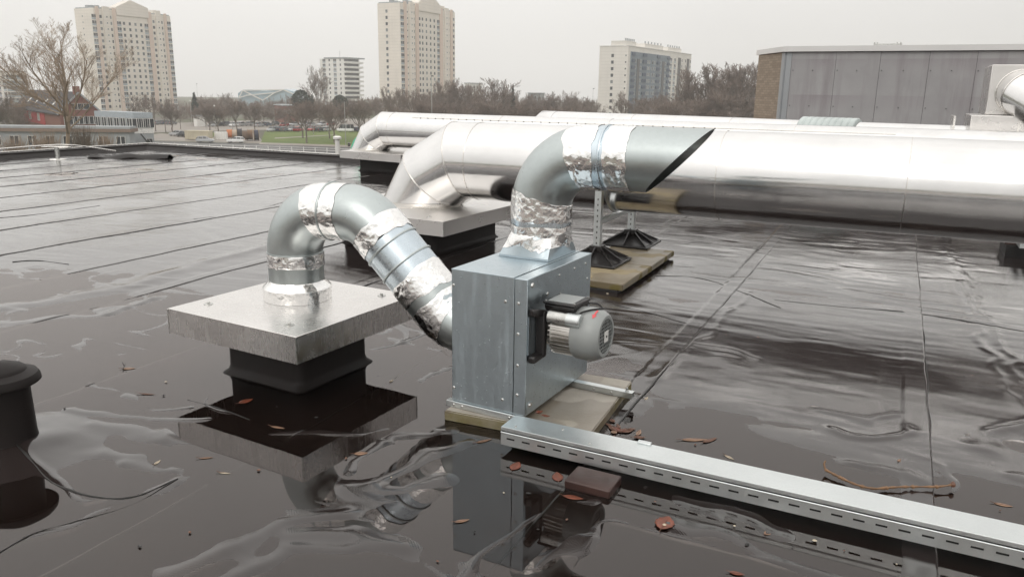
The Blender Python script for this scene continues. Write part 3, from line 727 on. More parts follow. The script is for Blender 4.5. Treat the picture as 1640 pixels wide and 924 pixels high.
# ================================================================== DUCTS
def duct_path(segs, h0, z0, a0):
    """segs: ('l', length) or ('a', radius, dangle); returns sampler d -> (h, z, angle) in a vertical plane"""
    out_ = [(0.0, h0, z0, a0)]; d = 0; h, z, a = h0, z0, a0
    for sg in segs:
        if sg[0] == 'l': n_, L_, da = max(1, int(sg[1] / .02)), sg[1], 0
        else: n_, L_, da = max(2, int(abs(sg[2]) / radians(4))), abs(sg[1] * sg[2]), sg[2]
        for i in range(n_):
            a_mid = a + da / n_ / 2; h += cos(a_mid) * L_ / n_; z += sin(a_mid) * L_ / n_; a += da / n_; d += L_ / n_; out_.append((d, h, z, a))
    return np.array(out_)
class Duct:
    def __init__(s, root, samples): s.r = root; s.p = samples
    def at(s, d): return [float(np.interp(d, s.p[:, 0], s.p[:, i])) for i in (1, 2, 3)]
    def ring(s, d, r, n=48, crumple=None):
        h, z, a = s.at(d); nx, nz = -sin(a), cos(a); o = []
        for k in range(n):
            q = 2 * pi * k / n; rr = r if crumple is None else r + crumple(d, q)
            o.append(Vector((h + nx * sin(q) * rr, cos(q) * rr, z + nz * sin(q) * rr)))
        return o
    def piece(s, name, d0, d1, r, mat, r1=None, n=48, step=.03, crumple=None, ends=True):
        m = max(1, int((d1 - d0) / step)); r1 = r if r1 is None else r1
        rg = [s.ring(d0 + (d1 - d0) * i / m, r + (r1 - r) * i / m, n, crumple) for i in range(m + 1)]
        if ends: rg = [s.ring(d0, r - .004, n)] + rg + [s.ring(d1, r1 - .004, n)]
        return MB().rings(rg).build(name, mat, s.r, smooth=40 if crumple is None else 60)
    def bead(s, d, r, mat=None, w=.007):
        return MB().tube(s.ring(d, r, 48) + s.ring(d, r, 48)[:2], w, 6, cap=False).build('bead', mat or M['zinc'], s.r, smooth=60)
    def foil(s, d0, d1, r, seed, slant=0):
        sd_ = seed
        def cr(d, q):
            x, y = np.array([d * 26 + q * 2]), np.array([q * 7.0]); x2, y2 = np.array([d * 60]), np.array([q * 15.0])
            per = abs(((q / (2 * pi)) + .25) % 1 - .5) # fade the seam of the noise
            return float(.0026 * (1 - abs(fbm(x, y, sd_, 2)[0]) * 2) + .0013 * fbm(x2, y2, sd_ + 5, 2)[0]) * min(1, per * 12)
        m = max(4, int((d1 - d0) / .007)); n = 90; rg = []
        for i in range(m + 1):
            ring = []
            f = i / m
            for k in range(n):
                q = 2 * pi * k / n; dd = d0 + (d1 - d0) * f
                edge = .010 * fbm(np.array([q * 3.0]), np.array([sd_ * 1.0]), 7, 2)[0]
                dd += (edge * (1 - f) + (.010 * fbm(np.array([q * 3.3]), np.array([sd_ * 2.0]), 9, 2)[0] + slant * sin(q + sd_)) * f)
                h, z, a = s.at(dd); rr = r + cr(dd, q) * (.25 if i in (0, m) else 1)
                ring.append(Vector((h - sin(a) * sin(q) * rr, cos(q) * rr, z + cos(a) * sin(q) * rr)))
            rg.append(ring)
        return MB().rings(rg).build('foil_tape', M['foil'], s.r, smooth=25)
DR = .158
# --- duct 1: arched, from cap 1 to the fan inlet
A1 = cap1c.copy(); B1 = FB + Vector((cos(YB), sin(YB), 0)) * -FW + Vector((-sin(YB), cos(YB), 0)) * .366
A1 = Vector((-1.2724, 4.4656, 0)); dv = (B1 - A1); H1 = hypot(dv.x, dv.y)
duct1 = thing('air_duct', A1, 'arched galvanised duct with foil tape running from the near curb cap into the fan box', 'duct', atan2(dv.y, dv.x))
s46 = radians(46)
segs = [('l', .28), ('a', .25, -pi / 2), ('l', .125), ('a', .25, -s46), ('l', .575), ('a', .25, s46), ('l', .30)]
sp1 = duct_path(segs, .010, .40, pi / 2)
D1 = Duct(duct1, sp1)
e1 = .28 + .25 * pi / 2; b2s = e1 + .125; b2e = b2s + .25 * s46; st_e = b2e + .575; b3e = st_e + .25 * s46
hend = D1.at(b3e)[0]; 
MB().lathe([(.196, .399), (.196, .47), (.190, .478), (.162, .502), (.158, .512)], 48, (.010, 0, 0)).build('base_collar', M['foil'], duct1, smooth=30)
D1.piece('straight_pipe', .09, .20, DR, M['zinc'])
D1.foil(.195, .275, DR + .002, 3)
D1.piece('elbow', .27, e1 - .06, DR, M['zinc']); D1.bead(.275, DR, w=.005)
D1.foil(e1 - .085, b2s - .005, DR + .002, 5)
D1.bead(e1 + .02, DR + .003, M['zinc'])
D1.piece('elbow', b2s - .03, b2e, DR, M['zinc'])
D1.foil(b2e - .01, b2e + .10, DR + .002, 8, .012)
D1.piece('spiral_pipe', b2e + .09, b2e + .345, DR - .0015, M['zinc_blue'])
D1.bead(b2e + .135, DR, M['zinc']); D1.bead(b2e + .262, DR, M['zinc'])
D1.foil(b2e + .335, b2e + .475, DR + .002, 13, .02)
D1.piece('straight_pipe', b2e + .46, st_e + .02, DR, M['zinc'])
D1.foil(b2e + .515, st_e + .10, DR + .002, 21, .02)
D1.piece('elbow', st_e - .02, b3e, DR, M['zinc'])
D1.piece('inlet_spigot', b3e - .01, b3e + max(.02, H1 - hend - .002), DR, M['zinc'])
# --- duct 2: outlet with an oblique mouth
T2 = Vector((.13609, 4.08637, 0))
duct2 = thing('air_duct', (T2.x, T2.y, 0), 'outlet duct rising from the fan box and bending to an open slanted mouth', 'duct', YAW)
R2 = .27; z_h = 1.283
segs = [('l', z_h - R2 - .7623), ('a', R2, -pi / 2), ('l', .62)]
D2 = Duct(duct2, duct_path(segs, .013, .7623, pi / 2))
v1 = z_h - R2 - .7623; v2 = v1 + R2 * pi / 2
# square to round hood
dy = YB - YAW
def rot2(x, y): return Vector((x * cos(dy) - y * sin(dy), x * sin(dy) + y * cos(dy)))
sq = []
hw, hd = .142, .168
n = 48
def sqp(k):
    a = 2 * pi * k / n; c_, s_ = cos(a), sin(a); q = 1 / max(abs(c_) , abs(s_)); return rot2(c_ * q * hw, s_ * q * hd)
base = [Vector((sqp(k).x, sqp(k).y, .7635)) for k in range(n)]; base2 = [Vector((sqp(k).x, sqp(k).y, .773)) for k in range(n)]
flg = [Vector((sqp(k).x * 1.06, sqp(k).y * 1.06, .7635)) for k in range(n)]
top = [Vector((.013 + cos(2 * pi * k / n) * DR, sin(2 * pi * k / n) * DR, .885)) for k in range(n)]
mid = [base2[k].lerp(top[k], .5) for k in range(n)]
MB().rings([flg, base, base2, base2]).build('hood_flange', M['box_zinc'], duct2, smooth=30)
MB().rings([base2, mid, top]).build('square_to_round_hood', M['box_zinc'], duct2, smooth=20)
fo = []
for q in (.30, .45, .6, .75, .9, 1.0):
    fo.append([base2[k].lerp(top[k], q) + Vector((cos(2 * pi * k / n), sin(2 * pi * k / n), .3)) * (.004 + .006 * float(fbm(np.array([k * .6]), np.array([q * 9]), 3, 2)[0]) + (.12 * (k % 12 in (5, 6, 7)) * 0)) for k in range(n)])
# ragged lower edge of the tape on the hood
for k in range(n): fo[0][k] = base2[k].lerp(top[k], .42 + .22 * float(fbm(np.array([k * .45]), np.array([2.2]), 8, 2)[0])) + Vector((cos(2 * pi * k / n), sin(2 * pi * k / n), .3)) * .003
MB().rings(fo).build('foil_tape', M['foil'], duct2, smooth=25)
D2.foil(.11, .165, DR + .003, 31)
D2.piece('straight_pipe', .12, v1 + .01, DR, M['zinc_blue'])
D2.foil(.185, v1 + .055, DR + .002, 37, .012)
D2.piece('elbow', v1, v2 + .01, DR, M['zinc'])
D2.foil(v2 - .08, v2 + .05, DR + .002, 41); 
D2.piece('straight_pipe', v2 + .0, v2 + .14, DR, M['zinc_blue']); D2.bead(v2 + .085, DR, M['zinc_blue'])
D2.foil(v2 + .105, v2 + .225, DR + .002, 47)
# oblique mouth: tube cut at 45 degrees, double walled
h1 = D2.at(v2 + .20)[0]; n = 64
def cut(r, s_=0): 
    o = []
    for k in range(n):
        q = 2 * pi * k / n; zz = sin(q) * r
        o.append(Vector((.725 + zz * .97 , cos(q) * r, z_h + zz)))
    return o
st_ = [Vector((h1, cos(2 * pi * k / n) * DR, z_h + sin(2 * pi * k / n) * DR)) for k in range(n)]
sti = [Vector((h1, cos(2 * pi * k / n) * (DR - .003), z_h + sin(2 * pi * k / n) * (DR - .003))) for k in range(n)]
c1 = cut(DR); c2 = cut(DR - .003)
lerp = lambda a, b, q: [a[k].lerp(b[k], q) for k in range(n)]
MB().rings([st_, lerp(st_, c1, .33), lerp(st_, c1, .66), c1, c2, lerp(c2, sti, .5), sti]).build('slanted_mouth', M['zinc'], duct2, smooth=40)

# ================================================================== SLOTTED RAIL
ra = W(-1.47, 3.018); rb = W(3.2, 2.95); d = rb - ra
rail = thing('cable_tray', (ra.x, ra.y, 0), 'long galvanised cable tray with slotted side lying across the foreground', 'cable tray', atan2(d.y, d.x))
RL = d.length; hw = .0735; zt = .122; zb = .036
m = MB(); m.box((0, -hw, zt - .002), (RL, hw, zt)); m.box((0, -hw, zt - .019), (RL, -hw + .002, zt - .002)); m.box((0, hw - .002, zt - .019), (RL, hw, zt - .002))
m.build('cover', M['rail_zinc'], rail, bevel=.0012)
for sgn in (-1, 1):
    y0, y1 = (sgn * (hw + .004), sgn * (hw + .0025)); y0, y1 = min(y0, y1), max(y0, y1)
    m = MB(); zs0, zs1 = .066, .0745
    m.box((.002, y0, zb), (RL, y1, zs0)); m.box((.002, y0, zs1), (RL, y1, zt - .026))
    pitch, sl = .0765, .040; x = .002
    nsl = int((RL - .03) / pitch)
    for i in range(nsl + 1):
        xa = .03 + i * pitch if i else .03
        m.box((x, y0 + .0001, zs0), (min(xa, RL), y1 - .0001, zs1)); x = xa + sl
    m.build('slotted_side', M['rail_zinc'], rail)
    m = MB(); yy = sgn * (hw + .0033); m.tube([(.001, yy, zt - .0255), (RL, yy, zt - .0255)], .0032, 8); m.build('rolled_lip', M['rail_zinc'], rail)
    m = MB(); m.box((.004, y0 + (.002 if sgn < 0 else -.0045), zs0 - .004), (RL - .004, y0 + (.0045 if sgn < 0 else -.002), zt - .021)); m.build('side_shade_strip', M['dark'], rail)  # dark strip painting the shade seen through the slots and groove
m = MB(); m.box((.002, -hw, zb), (RL, hw, zb + .002)); m.build('tray_base', M['rail_zinc'], rail)
m = MB(); m.box((.0, -hw - .002, zb + .002), (.002, hw + .002, zt - .003)); m.build('end_plate', M['rail_zinc'], rail)
for x, y in ((.06, -.045), (.26, .03), (.62, .066), (.42, -.05)): MB().lathe([(.005, zt), (.005, zt + .004), (0, zt + .006)], 8, (x, y, 0)).build('screw', M['steel'], rail)
m = MB(); m.box((.60, .055, zt), (.66, .080, zt + .008)); m.build('fixing_clip', M['rail_zinc'], rail, bevel=.002)
# dark block under the rail
bb = W(-.985, 2.83)
blk = MB(); blk.box((-.10, -.065, -.01), (.10, .085, .033)); o = blk.build('support_block', M['brown_block'], None, loc=(bb.x, bb.y, 0), rot=(0, 0, YAW - .02), bevel=.006); tag(o, 'dark brown block under the slotted cable tray, standing in the water', 'block')
# second block further right under the rail, out of frame end
# ================================================================== PIPE STAND ON PAVERS
for i, (t0, lab) in enumerate(((6.35, 'mossy concrete slab under the nearer black pipe foot'), (7.165, 'concrete slab under the farther black pipe foot, behind the front one'))):
    me = slab_mesh(.63, .80, .028, .082 if i == 0 else .079, 20 + i); me.materials.append(M['paver_moss'])
    p = W(-2.195, t0); o = link('paving_slab', me, None, (p.x, p.y, 0), (0, 0, YAW + (.004 if i else -.006))); tag(o, lab, 'paving slab')
    m = MB(); m.box((-.30, -.40, -.01), (.27, .37, .026)); o = m.build('rubber_mat', M['rubber'], None, loc=(p.x, p.y, 0), rot=(0, 0, YAW), bevel=.004); tag(o, 'black rubber mat under the ' + ('nearer' if i == 0 else 'farther') + ' mossy slab of the pipe stand', 'mat')
stand = thing('pipe_stand', W(-2.38, 7.18, 0), 'perforated galvanised stand on black plastic feet holding up the front pipe', 'pipe stand', YAW)
def foot(y, zb_):
    r_ = MB(); hs = .255; 
    r_.hull8([(-hs, -hs, zb_), (hs, -hs, zb_), (hs, hs, zb_), (-hs, hs, zb_), (-hs, -hs, zb_ + .022), (hs, -hs, zb_ + .022), (hs, hs, zb_ + .022), (-hs, hs, zb_ + .022)])
    k = .05; zt_ = zb_ + .155
    r_.hull8([(-hs * .9, -hs * .9, zb_ + .022), (hs * .9, -hs * .9, zb_ + .022), (hs * .9, hs * .9, zb_ + .022), (-hs * .9, hs * .9, zb_ + .022), (-k, -k, zt_ - .05), (k, -k, zt_ - .05), (k, k, zt_ - .05), (-k, k, zt_ - .05)])
    r_.box((-k - .01, -k - .01, zt_ - .055), (k + .01, k + .01, zt_))
    o_ = r_.build('foot', M['plastic'], stand, loc=(0, y, 0), bevel=.006)
    for i in range(8):
        a = pi / 4 * i; L_ = hs * (1.30 if i % 2 else .98)
        MB().add([(cos(a) * .05 - sin(a) * .006, sin(a) * .05 + cos(a) * .006, zt_ - .004), (cos(a) * .05 + sin(a) * .006, sin(a) * .05 - cos(a) * .006, zt_ - .004),
                  (cos(a) * L_ + sin(a) * .006, sin(a) * L_ - cos(a) * .006, zb_ + .03), (cos(a) * L_ - sin(a) * .006, sin(a) * L_ + cos(a) * .006, zb_ + .03),
                  (cos(a) * .04 - sin(a) * .006, sin(a) * .04 + cos(a) * .006, zb_ + .03), (cos(a) * .04 + sin(a) * .006, sin(a) * .04 - cos(a) * .006, zb_ + .03)],
                 [(0, 1, 2, 3), (1, 0, 4, 5), (0, 3, 4), (1, 5, 2), (3, 2, 5, 4)]).build('foot_rib', M['plastic'], o_, smooth=0)
    MB().lathe([(.03, zb_ + .075), (.03, zb_ + .082), (.012, zb_ + .084), (0, zb_ + .084)], 12, (.12, -.16, -.045)).build('bolt', M['steel'], o_)
    return o_
foot(-.485, .082); foot(.53, .080)
def post(y, z0, z1):
    th = .0035; wq = .062; m = MB()
    # front web with real holes, built as strips
    hx, hz, pit = .011, .017, .050
    n_ = int((z1 - z0 - .03) / pit)
    m.box((-wq / 2, y - wq / 2, z0), (-hx / 2, y - wq / 2 + th, z1)); m.box((hx / 2, y - wq / 2, z0), (wq / 2, y - wq / 2 + th, z1)); z = z0
    for i in range(n_):
        zc = z0 + .03 + i * pit; m.box((-hx / 2, y - wq / 2 + .0001, z), (hx / 2, y - wq / 2 + th - .0001, zc)); z = zc + hz
    m.box((-hx / 2, y - wq / 2 + .0001, z), (hx / 2, y - wq / 2 + th - .0001, z1))
    m.box((-wq / 2, y - wq / 2 + th, z0), (-wq / 2 + th, y + wq / 2, z1)); m.box((wq / 2 - th, y - wq / 2 + th, z0), (wq / 2, y + wq / 2, z1))
    p_ = m.build('post', M['rail_zinc'], stand)
    m = MB(); m.box((-hx, y - wq / 2 + th + .002, z0), (hx, y - wq / 2 + th + .004, z1)); m.build('hole_shade_strip', M['dark'], p_)  # dark backing strip, shade behind the holes put in as colour
    return p_
post(-.485, .22, .735); post(.53, .20, .49)
m = c_rail(-.465, .53, 0, .40, .445, .05); 
mm = MB(); mm.box((-.028, -.45, .425), (.022, .50, .470)); mm.build('cross_beam', M['rail_zinc'], stand, bevel=.004)
m = MB(); m.lathe([(.024, 0), (.024, .008), (.01, .012), (0, .012)], 14, (0, 0, 0)); o = m.build('bolt', M['steel'], stand, loc=(.0, .497, .43), rot=(pi / 2, 0, 0))
# saddle clamp round the pipe, carried by the posts
m = MB(); m.tube([(0, .02 + cos(a) * (PR1 + .008), PZ1 + sin(a) * (PR1 + .008)) for a in [pi + pi * q / 30 for q in range(31)]], .012, 6); m.build('saddle_strap', M['rail_zinc'], stand)

# ================================================================== SMALL ROOF THINGS
# mushroom vent at the left edge
vp = at_z(15, 712, 0)
vent = thing('roof_vent', (vp.x, vp.y, 0), 'black mushroom-capped vent pipe at the left edge in the foreground', 'vent')
MB().lathe([(.15, -.01), (.135, .018), (.122, .03), (.118, .06), (.113, .34)], 32).build('vent_pipe', M['dark_mem'], vent)
MB().lathe([(.11, .315), (.158, .300), (.164, .305), (.162, .322), (.152, .340), (.112, .356), (.108, .364), (.098, .372), (.05, .392), (.0, .400)], 36).build('vent_cap', M['dark_mem'], vent, smooth=30)
# safety-line anchor near the far corner
ap = at_z(93, 256, 0)
anc = thing('roof_anchor', (ap.x, ap.y, 0), 'small steel anchor post with a pale top plate near the far left parapet', 'roof anchor')
MB().lathe([(.17, .0), (.16, .015), (.07, .025), (.055, .03)], 24).build('base_plate', M['alu_trim'], anc)
MB().cyl((0, 0, .03), (0, 0, .26), .045, n=16).build('post', M['steel'], anc)
m = MB(); m.box((-.30, -.06, .26), (.30, .06, .285)); m.build('top_plate', M['alu_trim'], anc, bevel=.01)
p0 = at_z(-60, 244, .22); p1 = at_z(62, 234, .30); p2 = at_z(118, 233, .30); p3 = at_z(185, 242, .05)
o = MB().tube(smooth_path([p0, p1, p2, p3]), .016, 6).build('safety_cable', M['alu_trim'], None); tag(o, 'thin pale safety cable running over the roof anchor by the parapet', 'cable')
# white vent post and folded green cover behind the distant cap
p = at_t(541, 245, 14.62); 
vpst = thing('vent_post', (p.x, p.y, .1), 'slim white vent post with a round cap at the roof edge', 'vent pipe')
MB().cyl((0, 0, -.1), (0, 0, .40), .055, n=16).build('pipe', M['white_paint'], vpst); MB().lathe([(.08, .36), (.095, .365), (.095, .41), (.05, .43), (0, .432)], 20).build('cap', M['white_paint'], vpst)
M['green_cloth'] = plain('green_cover', (.08, .42, .26), .7, 0, .2, 3); M['pale_cloth'] = plain('pale_stripe', (.55, .70, .62), .7)
p = at_t(581, 240, 16.2)
gc = thing('folded_cover', (p.x, p.y, GROUND), 'folded green cover with pale stripes standing behind the distant cap', 'cover')
hh = p.z - GROUND
def cone_ring(r, z, n=32): return [Vector((cos(2 * pi * k / n) * r * (1 + .10 * cos(8 * 2 * pi * k / n)), sin(2 * pi * k / n) * r * (1 + .10 * cos(8 * 2 * pi * k / n)), z)) for k in range(n)]
z0 = .0
MB().rings([cone_ring(.34, hh - .3), cone_ring(.27, hh + .05), cone_ring(.21, hh + .22), cone_ring(.12, hh + .335), cone_ring(.02, hh + .36)], True).build('cloth', M['green_cloth'], gc, smooth=60)
m = MB()
for k in (4, 12, 20, 28):
    for q in (0,):
        a = 2 * pi * k / 32 + .1
        m.tube([(cos(a) * r * 1.02, sin(a) * r * 1.02, z) for r, z in ((.33, hh - .3), (.265, hh + .05), (.205, hh + .22), (.118, hh + .33))], .025, 6)
m.build('pale_stripe', M['pale_cloth'], gc)
MB().cyl((0, 0, 0), (0, 0, hh - .25), .05).build('pole', M['steel'], gc)
# dark block with rail at the right edge under the pipe
p = W(1.12, 9.7)
rs = thing('rail_support', (p.x, p.y, 0), 'dark support block with a galvanised rail at the right edge below the pipe', 'support', YAW)
MB().box((0, -.3, -.01), (.50, .25, .13)).build('block', M['rubber'], rs, bevel=.01)
m = MB(); m.box((-.02, -.3, .132), (.5, .25, .15)); m.build('top_pad', M['brown_block'], rs)
for dx in (.10, .18): MB().bar((dx, -.6, .176), (dx, .5, .176), .045, .05).build('rail', M['rail_zinc'], rs)

# ================================================================== BACKGROUND: helpers
M['wall_cream'] = None
def mk_panel_wall(name, col, floor=2.8, dark=.72, var=.06):
    k = NT(name); sp = k.n('ShaderNodeSeparateXYZ'); k.l(k.tc.outputs['Object'], sp.inputs[0])
    z = k.math('FRACT', k.math('MULTIPLY', sp.outputs[2], 1 / floor * 2))
    line = k.math('LESS_THAN', z, .06); n = k.noise(.12, 5, .6); st = k.noise(1, 4, .6, k.coord((.5, .5, .04)))
    c = k.mixc(k.rng(n, .3, .7, 0, 1), tuple(x * (1 - var) for x in col), tuple(min(1, x * (1 + var)) for x in col))
    c = k.mixc(k.rng(st, .5, .8, 0, .18), c, tuple(x * .6 for x in col))
    c = k.mixc(k.math('MULTIPLY', line, .8), c, tuple(x * dark for x in col)); k.set(Base_Color=c, Roughness=.8); return k.m
M['wall_cream'] = mk_panel_wall('cream_panel_wall', (.74, .69, .62))
M['wall_pale'] = mk_panel_wall('pale_panel_wall', (.72, .69, .64))
M['wall_pink'] = mk_panel_wall('salmon_pilaster', (.67, .545, .465), dark=.9)
M['wall_blue'] = mk_panel_wall('blue_grey_panel', (.17, .21, .25))
M['wall_white'] = plain('white_render', (.74, .73, .70), .8, 0, .08, .5)
M['wall_grey'] = plain('grey_render', (.34, .36, .37), .8, 0, .1, .5)
M['glass'] = plain('dark_glass', (.035, .04, .045), .12, 0, .4, .3)
M['glass_pale'] = plain('curtained_glass', (.20, .21, .21), .25, 0, .3, .3)
M['frame_w'] = plain('white_frame', (.70, .69, .66), .6)
M['spandrel'] = plain('grey_blue_spandrel', (.36, .40, .43), .6)
M['roof_tile'] = plain('dark_roof_tile', (.050, .046, .050), .9, 0, .25, 2)
M['brick_red'] = plain('red_brick', (.20, .085, .065), .8, 0, .3, 8)
M['red_wall'] = plain('red_painted_wall', (.38, .05, .055), .7, 0, .15, 1)
M['asphalt'] = plain('asphalt', (.055, .052, .050), .55, 0, .25, .3)
M['paving'] = plain('pale_paving', (.25, .22, .19), .6, 0, .2, .2)
def mk_grass():
    k = NT('winter_grass'); n = k.noise(.15, 6, .65); f = k.noise(3, 4)
    c = k.mixc(k.rng(n, .35, .65, 0, 1), (.075, .13, .018), (.13, .17, .03)); c = k.mixc(k.rng(f, .4, .7, 0, .35), c, (.14, .12, .05))
    k.set(Base_Color=c, Roughness=.9); return k.m
M['grass'] = mk_grass()
M['bark'] = plain('bark', (.17, .14, .12), .85, 0, .25, 3)
M['bark_warm'] = plain('warm_bark', (.25, .19, .13), .85, 0, .25, 1)
M['twig'] = plain('twigs', (.20, .155, .13), .85, 0, .3, .6)
M['twig_warm'] = plain('warm_twigs', (.31, .235, .17), .85, 0, .3, .6)
M['needle'] = plain('needles', (.028, .045, .030), .8, 0, .4, .8)
M['shrub'] = plain('dry_shrub', (.14, .105, .07), .9, 0, .35, 1)

def az(deg): return Vector((sin(radians(deg)), cos(radians(deg)), 0))
def pix(P):
    d = P - C0; x, y, z = d.dot(_R), d.dot(_U), d.dot(_F); u, v = FPX * x / z, -FPX * y / z
    return 820 + u * cos(ROLL) - v * sin(ROLL), 462 + u * sin(ROLL) + v * cos(ROLL)
def reach(K, d, px):
    lo, hi = 0.0, 300.0; f = lambda L_: pix(K + d * L_)[0] - px
    s = 1 if f(hi) > f(lo) else -1
    for _ in range(50):
        m_ = (lo + hi) / 2
        if f(m_) * s > 0: hi = m_
        else: lo = m_
    return lo
def height_at(P, py):      # height z above P's plan position that is seen at row py
    lo, hi = -14.0, 120.0
    for _ in range(50):
        m_ = (lo + hi) / 2
        if pix(Vector((P.x, P.y, m_)))[1] > py: lo = m_
        else: hi = m_
    return lo
def win_mesh(name, w_, h_, mats, mull=1, sill=True, proud=.06, spandrel=0):
    """window seen from -y: dark pane set in a frame; lies in the xz plane, centre at origin"""
    v = MB(); mi = []
    def bx(a, b, m_): v.box(a, b); mi.extend([m_] * 6)
    n = mull; pw = w_ / n
    for i in range(n):
        x0 = -w_ / 2 + i * pw; bx((x0 + .06, -proud * .4, -h_ / 2 + .06), (x0 + pw - .06, .0, h_ / 2 - .06), 0)
        bx((x0, -proud, -h_ / 2 + .06), (x0 + .06, 0, h_ / 2 - .06), 1); bx((x0 + pw - .06, -proud, -h_ / 2 + .06), (x0 + pw, 0, h_ / 2 - .06), 1)
    bx((-w_ / 2, -proud, -h_ / 2), (w_ / 2, 0, -h_ / 2 + .06), 1); bx((-w_ / 2, -proud, h_ / 2 - .06), (w_ / 2, 0, h_ / 2), 1)
    if spandrel: bx((-w_ / 2, -proud * .7, -h_ / 2 - spandrel), (w_ / 2, 0, -h_ / 2 - .002), 2)
    me = bpy.data.meshes.new(name); me.from_pydata(v.v, [], v.f); me.update()
    for m_ in mats: me.materials.append(m_)
    me.polygons.foreach_set('material_index', mi); return me
WG = [M['glass'], M['frame_w'], M['spandrel']]; WP = [M['glass_pale'], M['frame_w'], M['spandrel']]; WD = [M['glass'], M['wall_cream'], M['spandrel']]
ME_S = [win_mesh('window', 1.35, 1.5, m_) for m_ in (WG, WG, WP)]
ME_D = [win_mesh('window', 2.7, 1.5, m_, 2, spandrel=.9) for m_ in (WG, WG, WP)]
ME_T = [win_mesh('window', .75, .8, m_) for m_ in (WG, WP)]
ME_B = [win_mesh('window', 1.5, 1.5, m_, 1, spandrel=1.0) for m_ in (WG, WG, WP)]
def put(me_list, root, p, rot=0.0): 
    return link('window', random.choice(me_list), root, p, (0, 0, rot))

# ------------------------------------------------------------------ the two salmon-striped towers
def tower(label, pxK, dep, dirdeg, px_main_end, px_left_end, y_top, cols, pinks, bays, gable, rows, left_cols, seed):
    random.seed(seed)
    K = at_d(pxK, 100, dep); K.z = 0
    ax, ay = az(dirdeg), az(dirdeg - 90)
    Lm, Wl = reach(K, ax, px_main_end), reach(K, ay, px_left_end)
    zt_ = height_at(K, y_top); H = zt_ - GROUND
    R = thing('apartment_tower', (K.x, K.y, GROUND), label, 'tower block', atan2(ax.y, ax.x))
    MB().box((0, 0, 0), (Lm, Wl, H)).build('wall', M['wall_cream'], R, smooth=0)
    X = lambda px: reach(K, ax, px)
    MB().box((.4, .4, H), (Lm - .4, Wl - .4, H + .5)).build('roof_slab', M['wall_grey'], R, smooth=0)
    for a, b in pinks: MB().box((X(a), -.45, 0), (X(b), .0, H + .9)).build('pilaster', M['wall_pink'], R, smooth=0)
    for a, b in bays: MB().box((X(a), -.7, 0), (X(b), 0, H + 1.1)).build('bay', M['wall_cream'], R, smooth=0)
    if gable:
        a, p_, b, yp, yb = gable; xa, xp, xb = X(a), X(p_), X(b)
        zp = height_at(K + ax * xp, yp) - GROUND; zb_ = height_at(K + ax * xb, yb) - GROUND; zb_ = max(zb_, H)
        m = MB(); m.add([(xa, -.5, H - 2.2), (xb, -.5, H - 2.2), (xb, -.5, zb_), (xp, -.5, zp), (xa, -.5, H + 1.5), (xa, 5, H - 2.2), (xb, 5, H - 2.2), (xb, 5, zb_), (xp, 5, zp), (xa, 5, H + 1.5)],
              [(0, 1, 2, 3, 4), (9, 8, 7, 6, 5), (0, 5, 6, 1), (1, 6, 7, 2), (2, 7, 8, 3), (3, 8, 9, 4), (4, 9, 5, 0)])
        m.build('gable', M['wall_cream'], R, smooth=0)
    for i in range(5):
        x = Lm * random.uniform(.02, .3); MB().box((x, 3 + i, H + .5), (x + random.uniform(1, 2.5), 5 + i, H + random.uniform(1.2, 2.4))).build('roof_plant', M['wall_grey'], R, smooth=0)
    xq = X(px_main_end - 12); MB().box((xq - 4.5, 1.5, H), (xq, 5, H + 2.2)).build('stair_head', M['wall_cream'], R, smooth=0)
    MB().cyl((Lm * .45, 4, H), (Lm * .45, 4, H + 9), .12, n=6).build('mast', M['steel'], R)
    for px, kind in cols:
        x = X(px); me = {'s': ME_S, 'd': ME_D, 't': ME_T}[kind]
        off = 0
        for a, b in bays:
            if a <= px <= b: off = -.7
        for r_ in range(rows):
            z = H - 3.6 - 2.8 * r_ - (2.2 if kind in 'sd' and gable and gable[0] < px < gable[2] else 0)
            if z > 1: put(me, R, (x, off - .004, z))
    for px, me in left_cols:
        y = reach(K, ay, px)
        for r_ in range(rows):
            z = H - 3.6 - 2.8 * r_
            if z > 1: put(me, R, (-.004, y, z), -pi / 2)
    return R, K, ax, ay, Lm, Wl, H
q = lambda z: 120 + z / 7.7
tower('salmon striped cream tower block on the left behind the big bare tree', q(297), 377, 26, q(1252), 133, 13,
      [(q(318), 'd'), (q(410), 's'), (q(475), 't'), (q(527), 's'), (q(623), 'd'), (q(685), 's'), (q(755), 's'), (q(823), 's'), (q(890), 's'), (q(958), 'd'), (q(1045), 's'), (q(1098), 't'), (q(1142), 's'), (q(1226), 'd')],
      [(q(352), q(388)), (q(556), q(595)), (q(975), q(1020)), (q(1172), q(1200))], [(q(435), q(512)), (q(1068), q(1128))], (q(600), q(780), q(985), 1, 14), 18, [(145, ME_T)], 3)
q = lambda z: 600 + z / 8.4
tower('tall cream tower block with salmon stripes in the middle, blank side wall to the left', q(352), 369, 27, q(1083), 608, 4.5,
      [(q(388), 'd'), (q(457), 't'), (q(502), 't'), (q(540), 's'), (q(618), 's'), (q(655), 's'), (q(706), 's'), (q(760), 's'), (q(810), 's'), (q(866), 'd'), (q(963), 't'), (q(999), 's'), (q(1066), 's')],
      [(q(408), q(440)), (q(560), q(600)), (q(878), q(915)), (q(1020), q(1046))], [(q(475), q(528)), (q(940), q(990))], (q(600), q(735), q(890), -14, 11), 19, [(622, ME_S)], 5)

